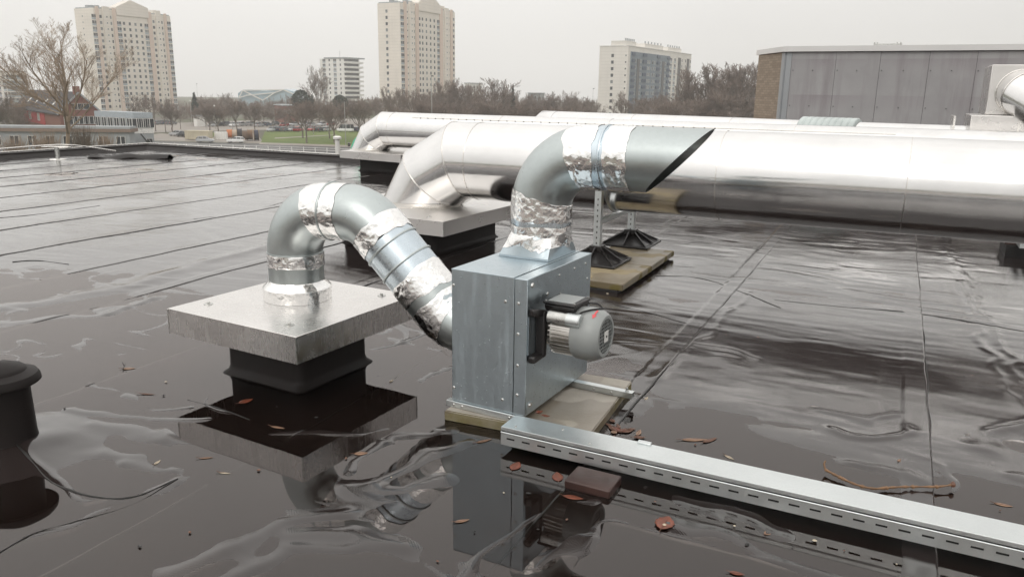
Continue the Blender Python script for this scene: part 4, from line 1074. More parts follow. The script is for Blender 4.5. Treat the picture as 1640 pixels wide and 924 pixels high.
# ------------------------------------------------------------------ the cream and blue slab block
random.seed(9)
K = at_d(1004.5, 120, 345); K.z = 0; ax, ay = az(31), az(-59)
Lm, Wl = reach(K, ax, 1103), reach(K, ay, 957.5); H = height_at(K, 74) - GROUND
slabb = thing('apartment_block', (K.x, K.y, GROUND), 'long cream apartment block with blue-grey balcony facade right of centre', 'apartment block', atan2(ax.y, ax.x))
MB().box((0, 0, 0), (Lm, Wl, H)).build('wall', M['wall_pale'], slabb, smooth=0)
X = lambda z: reach(K, ax, 950 + z / 7.1)
xa, xb = X(402), X(836); MB().box((xa, -.5, 0), (xb, 0, H - 2.2)).build('balcony_facade', M['wall_blue'], slabb, smooth=0)
M['blue_dark'] = plain('dark_blue_panel', (.045, .07, .115), .5, 0, .15, .5); M['grey_strip'] = plain('dark_grey_panel', (.12, .12, .12), .7)
for a, b in ((405, 438), (530, 572), (688, 722), (806, 834)):
    for r_ in range(11):
        z = H - 3.9 - 2.8 * r_
        if z > 1: MB().box((X(a), -.9, z), (X(b), -.502, z + 1.35)).build('balcony', M['blue_dark'], slabb, smooth=0)
for a, b in ((468, 495), (752, 776)): MB().box((X(a), -.75, 0), (X(b), -.502, H - 5)).build('stair_strip', M['grey_strip'], slabb, smooth=0)
for a, b in ((940, 965), (1040, 1060)): MB().box((X(a), -.4, 0), (X(b), 0, H - 2.4)).build('stair_strip', M['grey_strip'], slabb, smooth=0)
for c_ in (450, 510, 590, 610, 645, 668, 735, 790):
    for r_ in range(11):
        z = H - 6 - 2.8 * r_
        if z > 1: link('window', ME_S[2] if c_ != 645 else ME_S[1], slabb, (X(c_), -.506, z))
for c_ in (862, 905, 985, 1025, 1078):
    for r_ in range(11):
        z = H - 3.6 - 2.8 * r_
        if z > 1: put(ME_D if c_ < 950 else ME_S, slabb, (X(c_), -.004, z))
for r_ in range(12):
    z = H - 4 - 2.8 * r_
    if z > 1: put(ME_S, slabb, (-.004, reach(K, ay, 978.5), z), -pi / 2); put(ME_T, slabb, (-.004, 1.0, z), -pi / 2)
for a, b, dz in ((185 - 150, 495, 1), (590, 800, 1), (850, 1000, 1)):
    x0 = 0.5 if a < 100 else X(a); x1 = X(b)
    hd = MB(); hd.box((x0, 1.5, H), (x1, Wl * .62, H + 2.3)); hd = hd.build('roof_house', M['wall_pale'], slabb, smooth=0)
    for i in range(6):
        x = x0 + (x1 - x0) * (i + .5) / 6; MB().cyl((x, 2.2, H + 2.3), (x, 2.2, H + 3.4), .35, n=8).build('chimney', M['wall_grey'], hd)
MB().box((-.2, -.2, H - .01), (Lm + .2, Wl + .2, H + .25)).build('coping', M['wall_white'], slabb, smooth=0)

# ------------------------------------------------------------------ white block with round balconies
K = at_d(551, 120, 500); K.z = 0; ax, ay = az(34), az(-56)
Lm, Wl = reach(K, ax, 584), reach(K, ay, 514); H = height_at(K, 94) - GROUND
wb = thing('balcony_block', (K.x, K.y, GROUND), 'white block with stacked rounded balconies left of the middle tower', 'apartment block', atan2(ax.y, ax.x))
MB().box((0, 0, 0), (Lm - 4, Wl, H)).build('wall', M['wall_white'], wb, smooth=0)
MB().box((-.5, -1, H), (Lm, Wl * .8, H + .8)).build('flat_roof', M['wall_grey'], wb, smooth=0)
MB().cyl((Lm * .3, Wl * .4, H + .8), (Lm * .3, Wl * .4, H + 5), .15, n=6).build('mast', M['steel'], wb)
for r_ in range(int(H / 2.9)):
    z = H - 2.9 * (r_ + 1)
    ring = [(0, -1.6), (Lm - 5, -1.6), (Lm - 1.5, -1.0), (Lm, .8), (Lm + .6, 4), (Lm - 4, 4), (0, 0)]
    n = len(ring); m = MB(); m.add([(x, y, z) for x, y in ring] + [(x, y, z + 1.15) for x, y in ring], [tuple(range(n - 1, -1, -1)), tuple(range(n, 2 * n))] + [(i, (i + 1) % n, (i + 1) % n + n, i + n) for i in range(n)])
    m.build('balcony', M['wall_white'], wb, smooth=0)
    MB().box((.5, -.1, z + 1.2), (Lm - 5, -.02, z + 2.7)).build('window_band', M['glass'], wb, smooth=0)
    for i in range(4): put(ME_D if i % 2 else ME_S, wb, (-.004, Wl * (i + .6) / 4.4, z + 1.9), -pi / 2)

# ------------------------------------------------------------------ distant pale block at far left, small far buildings
def box_building(name, label, cat, pxK, dep, dirdeg, px_r, px_l, y_top, mat, rows=0, cols=0, lcols=0, fl=2.9, me=None):
    K = at_d(pxK, 150, dep); K.z = 0; ax, ay = az(dirdeg), az(dirdeg - 90)
    Lm, Wl = reach(K, ax, px_r), reach(K, ay, px_l); H = height_at(K, y_top) - GROUND
    R = thing(name, (K.x, K.y, GROUND), label, cat, atan2(ax.y, ax.x))
    MB().box((0, 0, 0), (Lm, Wl, H)).build('wall', mat, R, smooth=0); MB().box((-.3, -.3, H), (Lm + .3, Wl + .3, H + .4)).build('roof', M['wall_grey'], R, smooth=0)
    for r_ in range(rows):
        z = H - 2.2 - fl * r_
        if z < 1: break
        for c_ in range(cols): put(me or ME_S, R, (Lm * (c_ + .5) / cols, -.004, z))
        for c_ in range(lcols): put(me or ME_S, R, (-.004, Wl * (c_ + .5) / lcols, z), -pi / 2)
    return R, K, ax, ay, Lm, Wl, H
random.seed(2)
box_building('apartment_block', 'pale low apartment block at the far left edge behind the bare tree', 'apartment block', 14, 400, 30, 44, -40, 115, M['wall_pale'], 8, 5, 6, me=ME_D)
box_building('office_building', 'small pale building showing between the bare trees right of the middle tower', 'building', 752, 460, 35, 772, 744, 134, M['wall_white'], 3, 4, 2)
box_building('flat_building', 'dark grey flat building far off among bare trees, left of the cream and blue block', 'building', 850, 420, 35, 872, 846, 150, M['wall_grey'], 2, 4, 1)
box_building('shed', 'small white kiosk behind the parked cars left of centre', 'shed', 312, 265, 35, 324, 306, 187, M['wall_white'])
box_building('brick_block', 'low brick building with pale roof line behind the parked cars below the glass hall', 'building', 452, 300, 60, 476, 438, 170, M['brick_red'], 1, 4, 2)
# glass hall with white trusses
K = at_d(424, 150, 560); hall = thing('glass_hall', (K.x, K.y, GROUND), 'far pale blue glass hall with white triangular trusses and a wavy roof', 'hall', 0.05)
PX = [(381, 158, 150), (389, 146, 144), (402, 146, 143.5), (421, 161, 146), (440, 150, 145), (455, 143.5, 143), (470, 150, 147)]
M['glass_blue'] = plain('pale_blue_glass', (.36, .48, .55), .25, 0, .12, .05)
def loc_h(px, py): P = at_d(px, py, 560); d = P - Vector((K.x, K.y, GROUND)); a = -.05; return Vector((d.x * cos(a) - d.y * sin(a), d.x * sin(a) + d.y * cos(a), d.z))
tops = [loc_h(x, y) for x, _, y in PX]
m = MB(); lo = [Vector((p.x, p.y, 0)) for p in tops]; bk = [p + Vector((0, 30, 0)) for p in tops]; bl = [p + Vector((0, 30, 0)) for p in lo]
n = len(tops); m.add(tops + lo + bk + bl, [(i, n + i, n + i + 1, i + 1) for i in range(n - 1)] + [(i, i + 1, 2 * n + i + 1, 2 * n + i) for i in range(n - 1)] + [(0, 2 * n, 3 * n, n), (n - 1, 2 * n - 1, 4 * n - 1, 3 * n - 1)])
m.build('glass_wall', M['glass_blue'], hall, smooth=0)
for a, b in (((389, 145), (383, 157)), ((389, 145), (421, 161)), ((421, 161), (440, 149)), ((440, 149), (396, 153)), ((440, 149), (454, 144)), ((454, 144), (470, 151)), ((389, 145), (454, 144)), ((396, 153), (383, 157))):
    p, q2 = loc_h(*a) - Vector((0, .6, 0)), loc_h(*b) - Vector((0, .6, 0)); MB().bar(p, q2, .7, .7).build('truss', M['frame_w'], hall)

# ------------------------------------------------------------------ red house, annex, flat roofed building on the left
K = at_d(95, 181, 165); K.z = 0; ax, ay = az(50), az(-40)
G, Lh = reach(K, ax, 158), reach(K, ay, 21); ez = height_at(K, 181) - GROUND
house = thing('brick_house', (K.x, K.y, GROUND), 'red brick house with a steep dark tiled roof and skylights behind the bare tree', 'house', atan2(ax.y, ax.x))
rz_ = height_at(K + ax * (G / 2), 149.5) - GROUND
MB().box((0, 0, 0), (G, Lh, ez)).build('wall', M['brick_red'], house, smooth=0)
MB().add([(0, 0, ez), (G, 0, ez), (G / 2, 0, rz_), (0, .3, ez), (G, .3, ez), (G / 2, .3, rz_)], [(0, 1, 2), (5, 4, 3), (0, 2, 5, 3), (1, 4, 5, 2)]).build('gable', M['brick_red'], house, smooth=0)
sl = (rz_ - ez) / (G / 2)
m = MB()
for s_ in (-1, 1):
    xo = -.5 if s_ < 0 else G + .5; zo = ez - .5 * sl; xr = G / 2
    m.add([(xo, -.3, zo), (xr, -.3, rz_), (xr, Lh + .3, rz_), (xo, Lh + .3, zo), (xo, -.3, zo + .25), (xr, -.3, rz_ + .25), (xr, Lh + .3, rz_ + .25), (xo, Lh + .3, zo + .25)], [(0, 1, 2, 3), (7, 6, 5, 4), (0, 4, 5, 1), (3, 2, 6, 7), (0, 3, 7, 4), (1, 5, 6, 2)])
rf = m.build('roof', M['roof_tile'], house, smooth=0)
ch = MB().box((G / 2 - .6, 1.0, rz_ - .5), (G / 2 + .6, 2.2, rz_ + 1.4)).build('chimney', M['brick_red'], rf, smooth=0)
for s_ in (-1, 1): MB().bar((G / 2, -.34, rz_ + .15), (G / 2 + s_ * (G / 2 + .5), -.34, ez - .5 * sl + .15), .10, .32).build('barge_board', M['wall_grey'], house)
for i in range(4):
    y = Lh * (.22 + .19 * i); x = G * .20; z = ez + sl * x + .32
    MB().add([(x - .5, y - .6, z - .5 * sl), (x + .5, y - .6, z + .5 * sl), (x + .5, y + .6, z + .5 * sl), (x - .5, y + .6, z - .5 * sl), (x - .5, y - .6, z - .5 * sl - .2), (x + .5, y - .6, z + .5 * sl - .2), (x + .5, y + .6, z + .5 * sl - .2), (x - .5, y + .6, z - .5 * sl - .2)],
             [(0, 1, 2, 3), (0, 4, 5, 1), (1, 5, 6, 2), (2, 6, 7, 3), (3, 7, 4, 0)]).build('skylight', M['frame_w'], rf, smooth=0)
MB().box((-.12, Lh * .30, ez - 3.2), (-.002, Lh + .01, ez - .02)).build('red_cladding', M['red_wall'], house, smooth=0)
MEH = win_mesh('window', 2.6, 1.7, WG, 3, proud=.1); MEH2 = win_mesh('window', 1.2, 1.3, WG, 1, proud=.1)
for y in (.42, .62, .82): link('window', MEH, house, (-.126, Lh * y, ez - 1.6), (0, 0, -pi / 2))
for x in (.25, .5, .75): link('window', MEH, house, (G * x, -.004, ez - 1.6))
for x in (.38, .52, .66): link('window', MEH2, house, (G * x, -.004, ez + 1.3))
K = at_d(213, 190, 150); K.z = 0; ax, ay = az(62), az(-28 - 30)
ay = az(-58)
L1, L2 = reach(K, ax, 240), reach(K, ay, 148); H = height_at(K, 181) - GROUND
ann = thing('site_office', (K.x, K.y, GROUND), 'two storey white and grey annex with a dark outside stair beside the bare tree', 'building', 0)
def V3(P, z): return Vector((P.x - K.x, P.y - K.y, z))
c4 = [K, K + ax * L1, K + ax * L1 + ay * L2, K + ay * L2]
def prism(pts, z0, z1):
    n = len(pts); return MB().add([V3(p, z0) for p in pts] + [V3(p, z1) for p in pts], [tuple(range(n - 1, -1, -1)), tuple(range(n, 2 * n))] + [(i, (i + 1) % n, (i + 1) % n + n, i + n) for i in range(n)])
prism(c4, 0, H).build('wall', M['wall_grey'], ann, smooth=0)
cc = sum(c4, Vector()) / 4; grow = lambda k_: [cc + (p - cc) * k_ for p in c4]
prism(grow(1.02), H - 1.0, H + .05).build('fascia', M['spandrel'], ann, smooth=0)
prism(grow(1.012), H - 3.9, H - 2.9).build('white_band', M['frame_w'], ann, smooth=0)
MEA = win_mesh('window', 1.6, 1.75, WG, 2, proud=.12)
ra_ = atan2(ax.y, ax.x); rb_ = atan2(-ay.y, -ay.x)
for i in range(3): P = K + ax * (L1 * (i + .5) / 3) - ay * .06; link('window', MEA, ann, V3(P, H - 1.95), (0, 0, ra_))
for i in range(6): P = K + ay * (L2 * (i + .5) / 6) - ax * .06; link('window', MEA, ann, V3(P, H - 1.95), (0, 0, rb_))
for i in range(7): P = K + ay * (L2 * (i + .5) / 7) - ax * .06; link('window', MEA, ann, V3(P, H - 5.6), (0, 0, rb_))
P = K + ax * (L1 * .75) - ay * .06; link('door', win_mesh('door', 1.1, 2.3, [M['glass'], M['frame_w'], M['spandrel']], 1, proud=.12), ann, V3(P, H - 6.0), (0, 0, ra_))
p, q2 = K + ax * .3 - ay * 1.4, K + ax * (L1 * .8) - ay * 1.4
stt = MB(); stt.bar(V3(p, H - 3.9), V3(q2, H - 7.6), .9, .25); stt.build('outside_stair', M['rubber'], ann)
stt = MB(); stt.bar(V3(p, H - 2.9), V3(q2, H - 6.6), .08, .08); stt.build('stair_rail', M['steel'], ann)
P_ = box_building('flat_roofed_hall', 'low flat-roofed hall with a pale fascia in front of the red brick house', 'building', -60, 138, 84, 200, -46, 204.5, M['wall_grey'])
R_, K_, ax_, ay_, L_, W_, H_ = P_
M['brown_fascia'] = plain('brown_fascia', (.22, .16, .125), .7)
MB().box((-.5, -.5, H_ - .6), (L_ + .5, W_ + .5, H_ - .02)).build('fascia', M['brown_fascia'], R_, smooth=0)
for i in range(9): put([MEA], R_, (-.004, W_ * (i + .5) / 9, H_ - 2.2), -pi / 2); put([MEA], R_, (L_ * (i + .5) / 9, -.004, H_ - 2.2))

# ------------------------------------------------------------------ panelled block on the roof, right
C = at_t(1261, 80, 20.0); ptop = C.z; C.z = 0
dirL = az(-4); Ll = reach(C, dirL, 1203.5)
hal = thing('plant_room', (C.x, C.y, 0), 'grey panelled plant room with a pale coping and a brown brick side on the right', 'building', YAW)
def mk_grey_panel():
    k = NT('weathered_grey_panel'); n = k.noise(.8, 5, .6); st = k.noise(1, 5, .65, k.coord((3.4, 3.4, .3))); sp = k.n('ShaderNodeSeparateXYZ'); k.l(k.tc.outputs['Object'], sp.inputs[0])
    c = k.mixc(k.rng(n, .3, .7, 0, 1), (.31, .302, .307), (.395, .387, .392)); c = k.mixc(k.rng(st, .48, .72, 0, .6), c, (.215, .19, .20))
    z = k.math('FRACT', k.math('MULTIPLY', sp.outputs[2], 1.25)); band = k.rng(z, .55, 1.0, 0, .5); c = k.mixc(k.math('MULTIPLY', band, k.rng(n, .4, .6, 0, 1)), c, (.215, .18, .195))
    k.set(Base_Color=c, Roughness=.6); return k.m
M['grey_panel'] = mk_grey_panel(); M['light_panel'] = plain('light_grey_panel', (.33, .345, .36), .5, 0, .08, 1)
def mk_side_brick():
    k = NT('brown_brick'); b = k.n('ShaderNodeTexBrick'); b.inputs['Scale'].default_value = 4.4
    b.inputs['Color1'].default_value = (.33, .27, .21, 1); b.inputs['Color2'].default_value = (.25, .20, .155, 1); b.inputs['Mortar'].default_value = (.22, .18, .14, 1)
    mp = k.n('ShaderNodeMapping'); mp.inputs['Rotation'].default_value = (pi / 2, 0, 0); k.l(k.tc.outputs['Object'], mp.inputs[0]); k.l(mp.outputs[0], b.inputs['Vector']); k.set(Base_Color=b.outputs[0], Roughness=.85); return k.m
M['side_brick'] = mk_side_brick()
LM = 16.0
lv = Vector((dirL.dot(E_), dirL.dot(N_), 0)) * Ll
body = [(0.02, .02), (LM, .02), (LM, 9), (lv.x + 3, 9), (lv.x + .02, lv.y)]
n = len(body); m = MB(); m.add([(x, y, -.05) for x, y in body] + [(x, y, ptop - .02) for x, y in body], [tuple(range(n - 1, -1, -1)), tuple(range(n, 2 * n))] + [(i, (i + 1) % n, (i + 1) % n + n, i + n) for i in range(n)])
m.build('core_wall', M['rubber'], hal, smooth=0)
px_j = [1261, 1269, 1340, 1411, 1489.5, 1566, 1642]; xs = [0.0]
for p in px_j[1:]: P = at_t(p, 90, 20.0); xs.append((P - C).dot(E_))
while xs[-1] < LM - 1.5: xs.append(xs[-1] + 1.02)
for i in range(len(xs) - 1):
    pn = MB().box((xs[i] + .003, -.03 - .003 * (i % 3), -.05), (xs[i + 1] - .003, .018, ptop - .06)).build('panel', M['light_panel'] if i == 0 else M['grey_panel'], hal, smooth=0)
    if i:
        for z in (.55, 1.35, 2.15):
            for x in (xs[i] + .05, (xs[i] + xs[i + 1]) / 2): MB().cyl((x, -.03 - .004 * (i % 3), z), (x, -.05 - .004 * (i % 3), z), .012, n=6).build('bolt', M['grey_strip'], pn)
# side: light metal strip next to the corner, then brick
ld = lv.normalized(); nl = Vector((-ld.y, ld.x, 0))
Lq = reach(C, dirL, 1239.5)
def side_wall(a, b, th, z1, name, mat):
    p0, p1 = ld * a, ld * b; m = MB(); m.hull8([p0 + Vector((0, 0, -.05)), p1 + Vector((0, 0, -.05)), p1 + nl * th + Vector((0, 0, -.05)), p0 + nl * th + Vector((0, 0, -.05)), p0 + Vector((0, 0, z1)), p1 + Vector((0, 0, z1)), p1 + nl * th + Vector((0, 0, z1)), p0 + nl * th + Vector((0, 0, z1))]); return m.build(name, mat, hal, smooth=0)
side_wall(0, Lq, .05, ptop - .06, 'light_panel', M['light_panel']); side_wall(Lq, Ll + .0, .04, ptop - .06, 'brick_side', M['side_brick'])
cop = [(-.0, -.10), (LM, -.10), (LM, 9.1), (lv.x + 2.9, 9.1), (lv.x - .12, lv.y + .1), (-.10, -.02)]
n = len(cop); m = MB(); m.add([(x, y, ptop - .05) for x, y in cop] + [(x, y, ptop + .07) for x, y in cop], [tuple(range(n - 1, -1, -1)), tuple(range(n, 2 * n))] + [(i, (i + 1) % n, (i + 1) % n + n, i + n) for i in range(n)])
M['coping'] = plain('pale_coping', (.70, .69, .68), .5, 0, .06, .8); m.build('coping', M['coping'], hal, smooth=0)
P = at_t(1422, 73, 21.0); xr = (P - C).dot(E_)
rl = MB(); 
for dx in (-.30, -.24, .20, .28): rl.bar((xr + dx, 1, ptop + .06), (xr + dx * .95, 1, ptop + .20), .03, .03)
rl.bar((xr - .3, 1, ptop + .15), (xr + .3, 1, ptop + .15), .04, .03); rl.build('roof_rail', M['steel'], hal)

# rectangular metal plenum with a round elbow
def at_loc(px, py, t): P = at_t(px, py, t); return P
p0 = at_t(1590, 104, 14.5); p1 = at_t(1585, 184, 14.5)
ple = thing('plenum_box', W(p0.dot(E_), 14.5, 0), 'shiny rectangular sheet metal plenum with a round elbow at the right edge', 'air plenum', YAW)
zt_, zb_ = p0.z, p1.z
MB().box((0, 0, zb_), (1.6, 1.3, zt_)).build('upper_box', M['alu_far'], ple, bevel=.008)
for a, b in (((.02, -.006, zb_ + .02), (1.58, -.006, zt_ - .02)),): MB().bar(a, b, .012, .010, up=(0, -1, 0)).build('stiffening_crease', M['alu_trim'], ple)
p2 = at_t(1556, 184, 14.0); x2 = (p2 - W(p0.dot(E_), 14.5)).dot(E_)
MB().box((x2, -.5, .3), (1.6, .9, zb_ - .004)).build('lower_box', M['alu_far'], ple, bevel=.008)
MB().box((x2 + .62, -.512, .3), (x2 + .645, -.5, zb_ - .02)).build('standing_seam', M['alu_trim'], ple)
MB().box((x2 - .22, -.3, .3), (x2 - .19, .6, zb_ - .03)).build('flange', M['alu_trim'], ple)
ex0 = (at_t(1622, 152, 14.3) - W(p0.dot(E_), 14.5)).dot(E_)
zc = at_t(1622, 150, 14.3).z
pts = [Vector((ex0 + .12, -.0, zc + .02)), Vector((ex0 + .14, -.32, zc - .01)), Vector((ex0 + .42, -.62, zc - .22)), Vector((ex0 + .85, -.80, zc - .50))]
dirs = pts
rings = []
for i, p in enumerate(pts):
    d_ = (pts[min(i + 1, 3)] - pts[max(i - 1, 0)]).normalized(); x = d_.orthogonal().normalized()
    x = (Vector((0, 0, 1)) - d_ * d_.z).normalized(); y = d_.cross(x)
    rings.append([p + (x * cos(2 * pi * k / 36) + y * sin(2 * pi * k / 36)) * .33 for k in range(36)])
for i in range(3): MB().rings([rings[i], [rings[i][k].lerp(rings[i + 1][k], .5) for k in range(36)], rings[i + 1]]).build('elbow_gore', M['pipe'], ple, smooth=60)
for i in (0, 1, 2): MB().tube(list(rings[i]) + rings[i][:2], .014, 6, cap=False).build('joint_ring', M['alu_trim'], ple)

# ------------------------------------------------------------------ GROUND
m = MB(); R0 = 1000
m.add([(-R0, -400, GROUND), (R0, -400, GROUND), (R0, R0, GROUND), (-R0, R0, GROUND)], [(0, 1, 2, 3)])
def mk_ground():
    k = NT('winter_ground'); n = k.noise(.02, 6, .6); f = k.noise(.4, 5)
    c = k.mixc(k.rng(n, .4, .6, 0, 1), (.10, .085, .07), (.085, .10, .045)); c = k.mixc(k.rng(f, .4, .7, 0, .5), c, (.13, .115, .095)); k.set(Base_Color=c, Roughness=.9); return k.m
tag(m.build('ground', mk_ground(), None, smooth=0), kind='structure')
LV = [0]
def patch(name, pts, mat, lift):
    P = [at_z(x, y, GROUND) for x, y in pts]; tag(MB().add([(p.x, p.y, GROUND + lift) for p in P], [tuple(range(len(P)))]).build(name, mat, None, smooth=0), kind='structure')
patch('road', [(-200, 262), (200, 256), (640, 262), (1000, 270), (1000, 244), (640, 237.5), (420, 230.5), (240, 226), (100, 224), (-200, 226)], M['asphalt'], .004)
patch('grass', [(417, 229), (640, 236), (640, 210), (560, 209), (470, 211), (424, 211)], M['grass'], .008)
patch('grass', [(-200, 250), (112, 243), (118, 222), (60, 218), (-200, 219)], M['grass'], .008)
patch('grass', [(330, 219), (368, 218), (366, 212), (336, 213)], M['grass'], .016)
patch('pavement', [(230, 225), (415, 229.5), (420, 226), (410, 214), (330, 221), (258, 214), (240, 216)], M['paving'], .012)
patch('car_park', [(236, 213), (300, 211), (440, 208), (640, 208), (640, 190), (430, 192), (236, 199)], M['paving'], .012)
patch('kerb_path', [(415, 231.5), (640, 238.5), (640, 235.5), (416, 228.5)], M['paving'], .020)
patch('path', [(440, 222.6), (500, 219), (540, 216.6), (540, 215.9), (500, 218.0), (440, 221)], M['paving'], .020)

# ------------------------------------------------------------------ TREES
def grow_tree(seed, H, trunk_h, spread, levels, kids, up=.25, trunk_r=.16, twig_r=.02, limbs=7, limb_angle=40, jitter=.18, ln=.62, start=.25):
    rnd = random.Random(seed); trunk = MB(); crown = MB()
    def seg(mb, pts, r0, r1, n):
        mb.tube(pts, [r0 + (r1 - r0) * i / (len(pts) - 1) for i in range(len(pts))], n, cap=False)
    def branch(p, d, L_, r, lv):
        n = 3 if lv >= 2 else 4; pts = [p]; q = p.copy(); dd = d.copy()
        for i in range(n):
            dd = (dd + Vector((rnd.gauss(0, jitter), rnd.gauss(0, jitter), rnd.gauss(0, jitter) + up * .35))).normalized(); q = q + dd * (L_ / n); pts.append(q)
        seg(trunk if lv <= 1 else crown, pts, r, max(twig_r * .55, r * .42), 5 if lv == 0 else (4 if lv == 1 else 3))
        if lv >= levels: return
        k_ = kids[min(lv, len(kids) - 1)]
        for i in range(k_):
            f = start + (1 - start) * (i + rnd.random()) / k_; idx = min(n - 1, int(f * n)); u_ = f * n - idx
            bp = pts[idx].lerp(pts[idx + 1], u_); bd = (pts[idx + 1] - pts[idx]).normalized()
            o_ = Vector((rnd.gauss(0, 1), rnd.gauss(0, 1), rnd.gauss(0, .6))); o_ = (o_ - bd * o_.dot(bd)).normalized()
            a = radians(rnd.uniform(22, 52)); nd = (bd * cos(a) + o_ * sin(a) + Vector((0, 0, up))).normalized()
            branch(bp, nd, L_ * ln * rnd.uniform(.7, 1.15) * (1.15 - .5 * f), max(twig_r * .7, r * .5 * (1.1 - .5 * f)), lv + 1)
    tp = [Vector((0, 0, 0))]
    for i in range(4): tp.append(tp[-1] + Vector((rnd.gauss(0, .03) * trunk_h, rnd.gauss(0, .03) * trunk_h, trunk_h / 4)))
    trunk.tube(tp, [trunk_r * 1.35, trunk_r * 1.05, trunk_r, trunk_r * .95, trunk_r * .9], 8)
    for i in range(limbs):
        a = 2 * pi * (i + rnd.random() * .6) / limbs; la = radians(limb_angle * rnd.uniform(.35, 1.25)) * spread
        if i == 0: la = radians(6)
        d = Vector((sin(la) * cos(a), sin(la) * sin(a), cos(la)))
        bp = tp[-1] if i < limbs * .6 else tp[3].lerp(tp[4], rnd.random())
        branch(bp, d, (H - trunk_h) * rnd.uniform(.55, .72), trunk_r * rnd.uniform(.42, .62), 0)
    return trunk, crown
def tree_proto(name, label, group, seed, mats=('bark', 'twig'), **k):
    tr_, cr_ = grow_tree(seed, **k)
    R = thing(name, (0, 0, GROUND), label, 'tree', 0, group)
    tr_.build('trunk', M[mats[0]], R, smooth=60); cr_.build('crown', M[mats[1]], R, smooth=60)
    zs = [v[2] for v in cr_.v]; R['h'] = max(zs); del R['h']
    return R, max(zs)
PROTO_USED = set()
def plant(proto, px, ytop=None, dep=None, ybase=None, label=None, group=None, wide=1.0):
    R, h = proto
    if ybase is not None: P = at_z(px, ybase, GROUND)
    else: P = at_d(px, 170, dep); P.z = GROUND
    zt_ = height_at(P, ytop) - GROUND; s = zt_ / h
    rz = random.uniform(0, 2 * pi)
    if R.name not in PROTO_USED:
        PROTO_USED.add(R.name); o = R; o.location = P; o.rotation_euler = (0, 0, rz); o.scale = (s * wide, s * wide, s)
        if label: o['label'] = label
        if group: o['group'] = group
        elif 'group' in o: del o['group']
        return o
    o = copy_tree(R, P, rz, (s * wide, s * wide, s), label, group)
    if not group and 'group' in o: del o['group']
    return o
random.seed(21)
street = [tree_proto('bare_tree', 'x', 'g', 40 + i, H=11, trunk_h=3.0, spread=.9, levels=3, kids=[8, 8, 5], trunk_r=.15, twig_r=.030, limbs=8, limb_angle=42, up=.18, ln=.55) for i in range(3)]
wild = [tree_proto('bare_tree', 'x', 'g', 60 + i, H=14, trunk_h=2.6, spread=1.0, levels=3, kids=[8, 7, 5], trunk_r=.18, twig_r=.038, limbs=9, limb_angle=48, up=.16, ln=.58) for i in range(4)]
tall = [tree_proto('bare_tree', 'x', 'g', 80 + i, H=18, trunk_h=4.5, spread=.75, levels=3, kids=[8, 7, 5], trunk_r=.20, twig_r=.036, limbs=7, limb_angle=36, up=.25, ln=.5) for i in range(2)]
ST_LAB = [(277, 212, 168, 'bare street tree by the silver car at the left end of the car park'), (336, 216, 160, 'bare street tree behind the cream container'), (350, 216, 163, 'bare street tree just right of the cream container'),
          (379, 211, 158, 'bare street tree behind the white hatchback and the cable reels'), (409, 211, 160, 'round bare tree behind the rightmost cable reels'),
          (485, 221.5, 158, 'left one of the close pair of bare trees on the lawn'), (491, 229.5, 157, 'bare tree on the lawn nearest the white fence'), (528, 222.5, 155, 'bare tree on the lawn left of the white van'),
          (535.5, 229.5, 160, 'bare tree standing at the lawn edge in front of the white van'), (576.5, 222.5, 158, 'bare tree on the lawn just left of the green cover'), (585, 212, 153, 'bare tree behind the lawn, right of the white van')]
for i, (px, yb_, yt, lab) in enumerate(ST_LAB): plant(street[i % 3], px, yt, ybase=yb_, label=lab, group='bare street trees by the car park', wide=1.15)
plant(tall[0], 511, 104, dep=290, label='tall bare tree in front of the white balcony block', wide=1.0)
plant(tall[1], 623, 138, dep=230, label='bare tree at the foot of the blank side of the middle tower', wide=.9)
plant(tall[0], 664, 138, dep=240, label='bare tree in front of the middle tower beside the tall dark lamp post', wide=1.1)
plant(tall[1], 792, 124, dep=240, label='tall pale bare tree right of the middle tower', wide=1.2)
plant(tall[0], 1000, 145, dep=240, label='bare tree at the foot of the cream end wall of the blue block', wide=1.1)
far = [(310, 160, 290), (330, 152, 300), (347, 150, 310), (365, 148, 300), (392, 158, 320), (410, 160, 330), (428, 158, 330), (445, 152, 330), (462, 150, 340), (475, 152, 320), (497, 156, 310), (520, 158, 320), (545, 160, 310), (560, 157, 330),
       (575, 156, 300), (590, 156, 310), (604, 150, 300), (618, 150, 290), (645, 144, 280), (657, 148, 300), (676, 141, 270), (690, 142, 290), (702, 138, 270), (716, 128, 260), (728, 124, 270), (741, 124, 260), (752, 136, 300), (766, 142, 310), (778, 140, 290),
       (806, 138, 280), (815, 143, 300), (826, 144, 290), (838, 148, 300), (850, 149, 310), (862, 148, 300), (873, 146, 300), (885, 152, 310), (896, 146, 300), (907, 144, 300), (918, 146, 290), (930, 152, 300), (941, 153, 300), (952, 158, 290),
       (1020, 160, 250), (1034, 152, 250), (1048, 146, 240), (1062, 142, 240), (1076, 140, 230), (1088, 136, 230), (1100, 126, 220), (1112, 112, 215), (1124, 106, 210), (1136, 102, 215), (1148, 100, 210), (1160, 101, 215), (1172, 100, 210), (1184, 102, 205), (1194, 98, 210), (1206, 102, 215), (1220, 110, 215)]
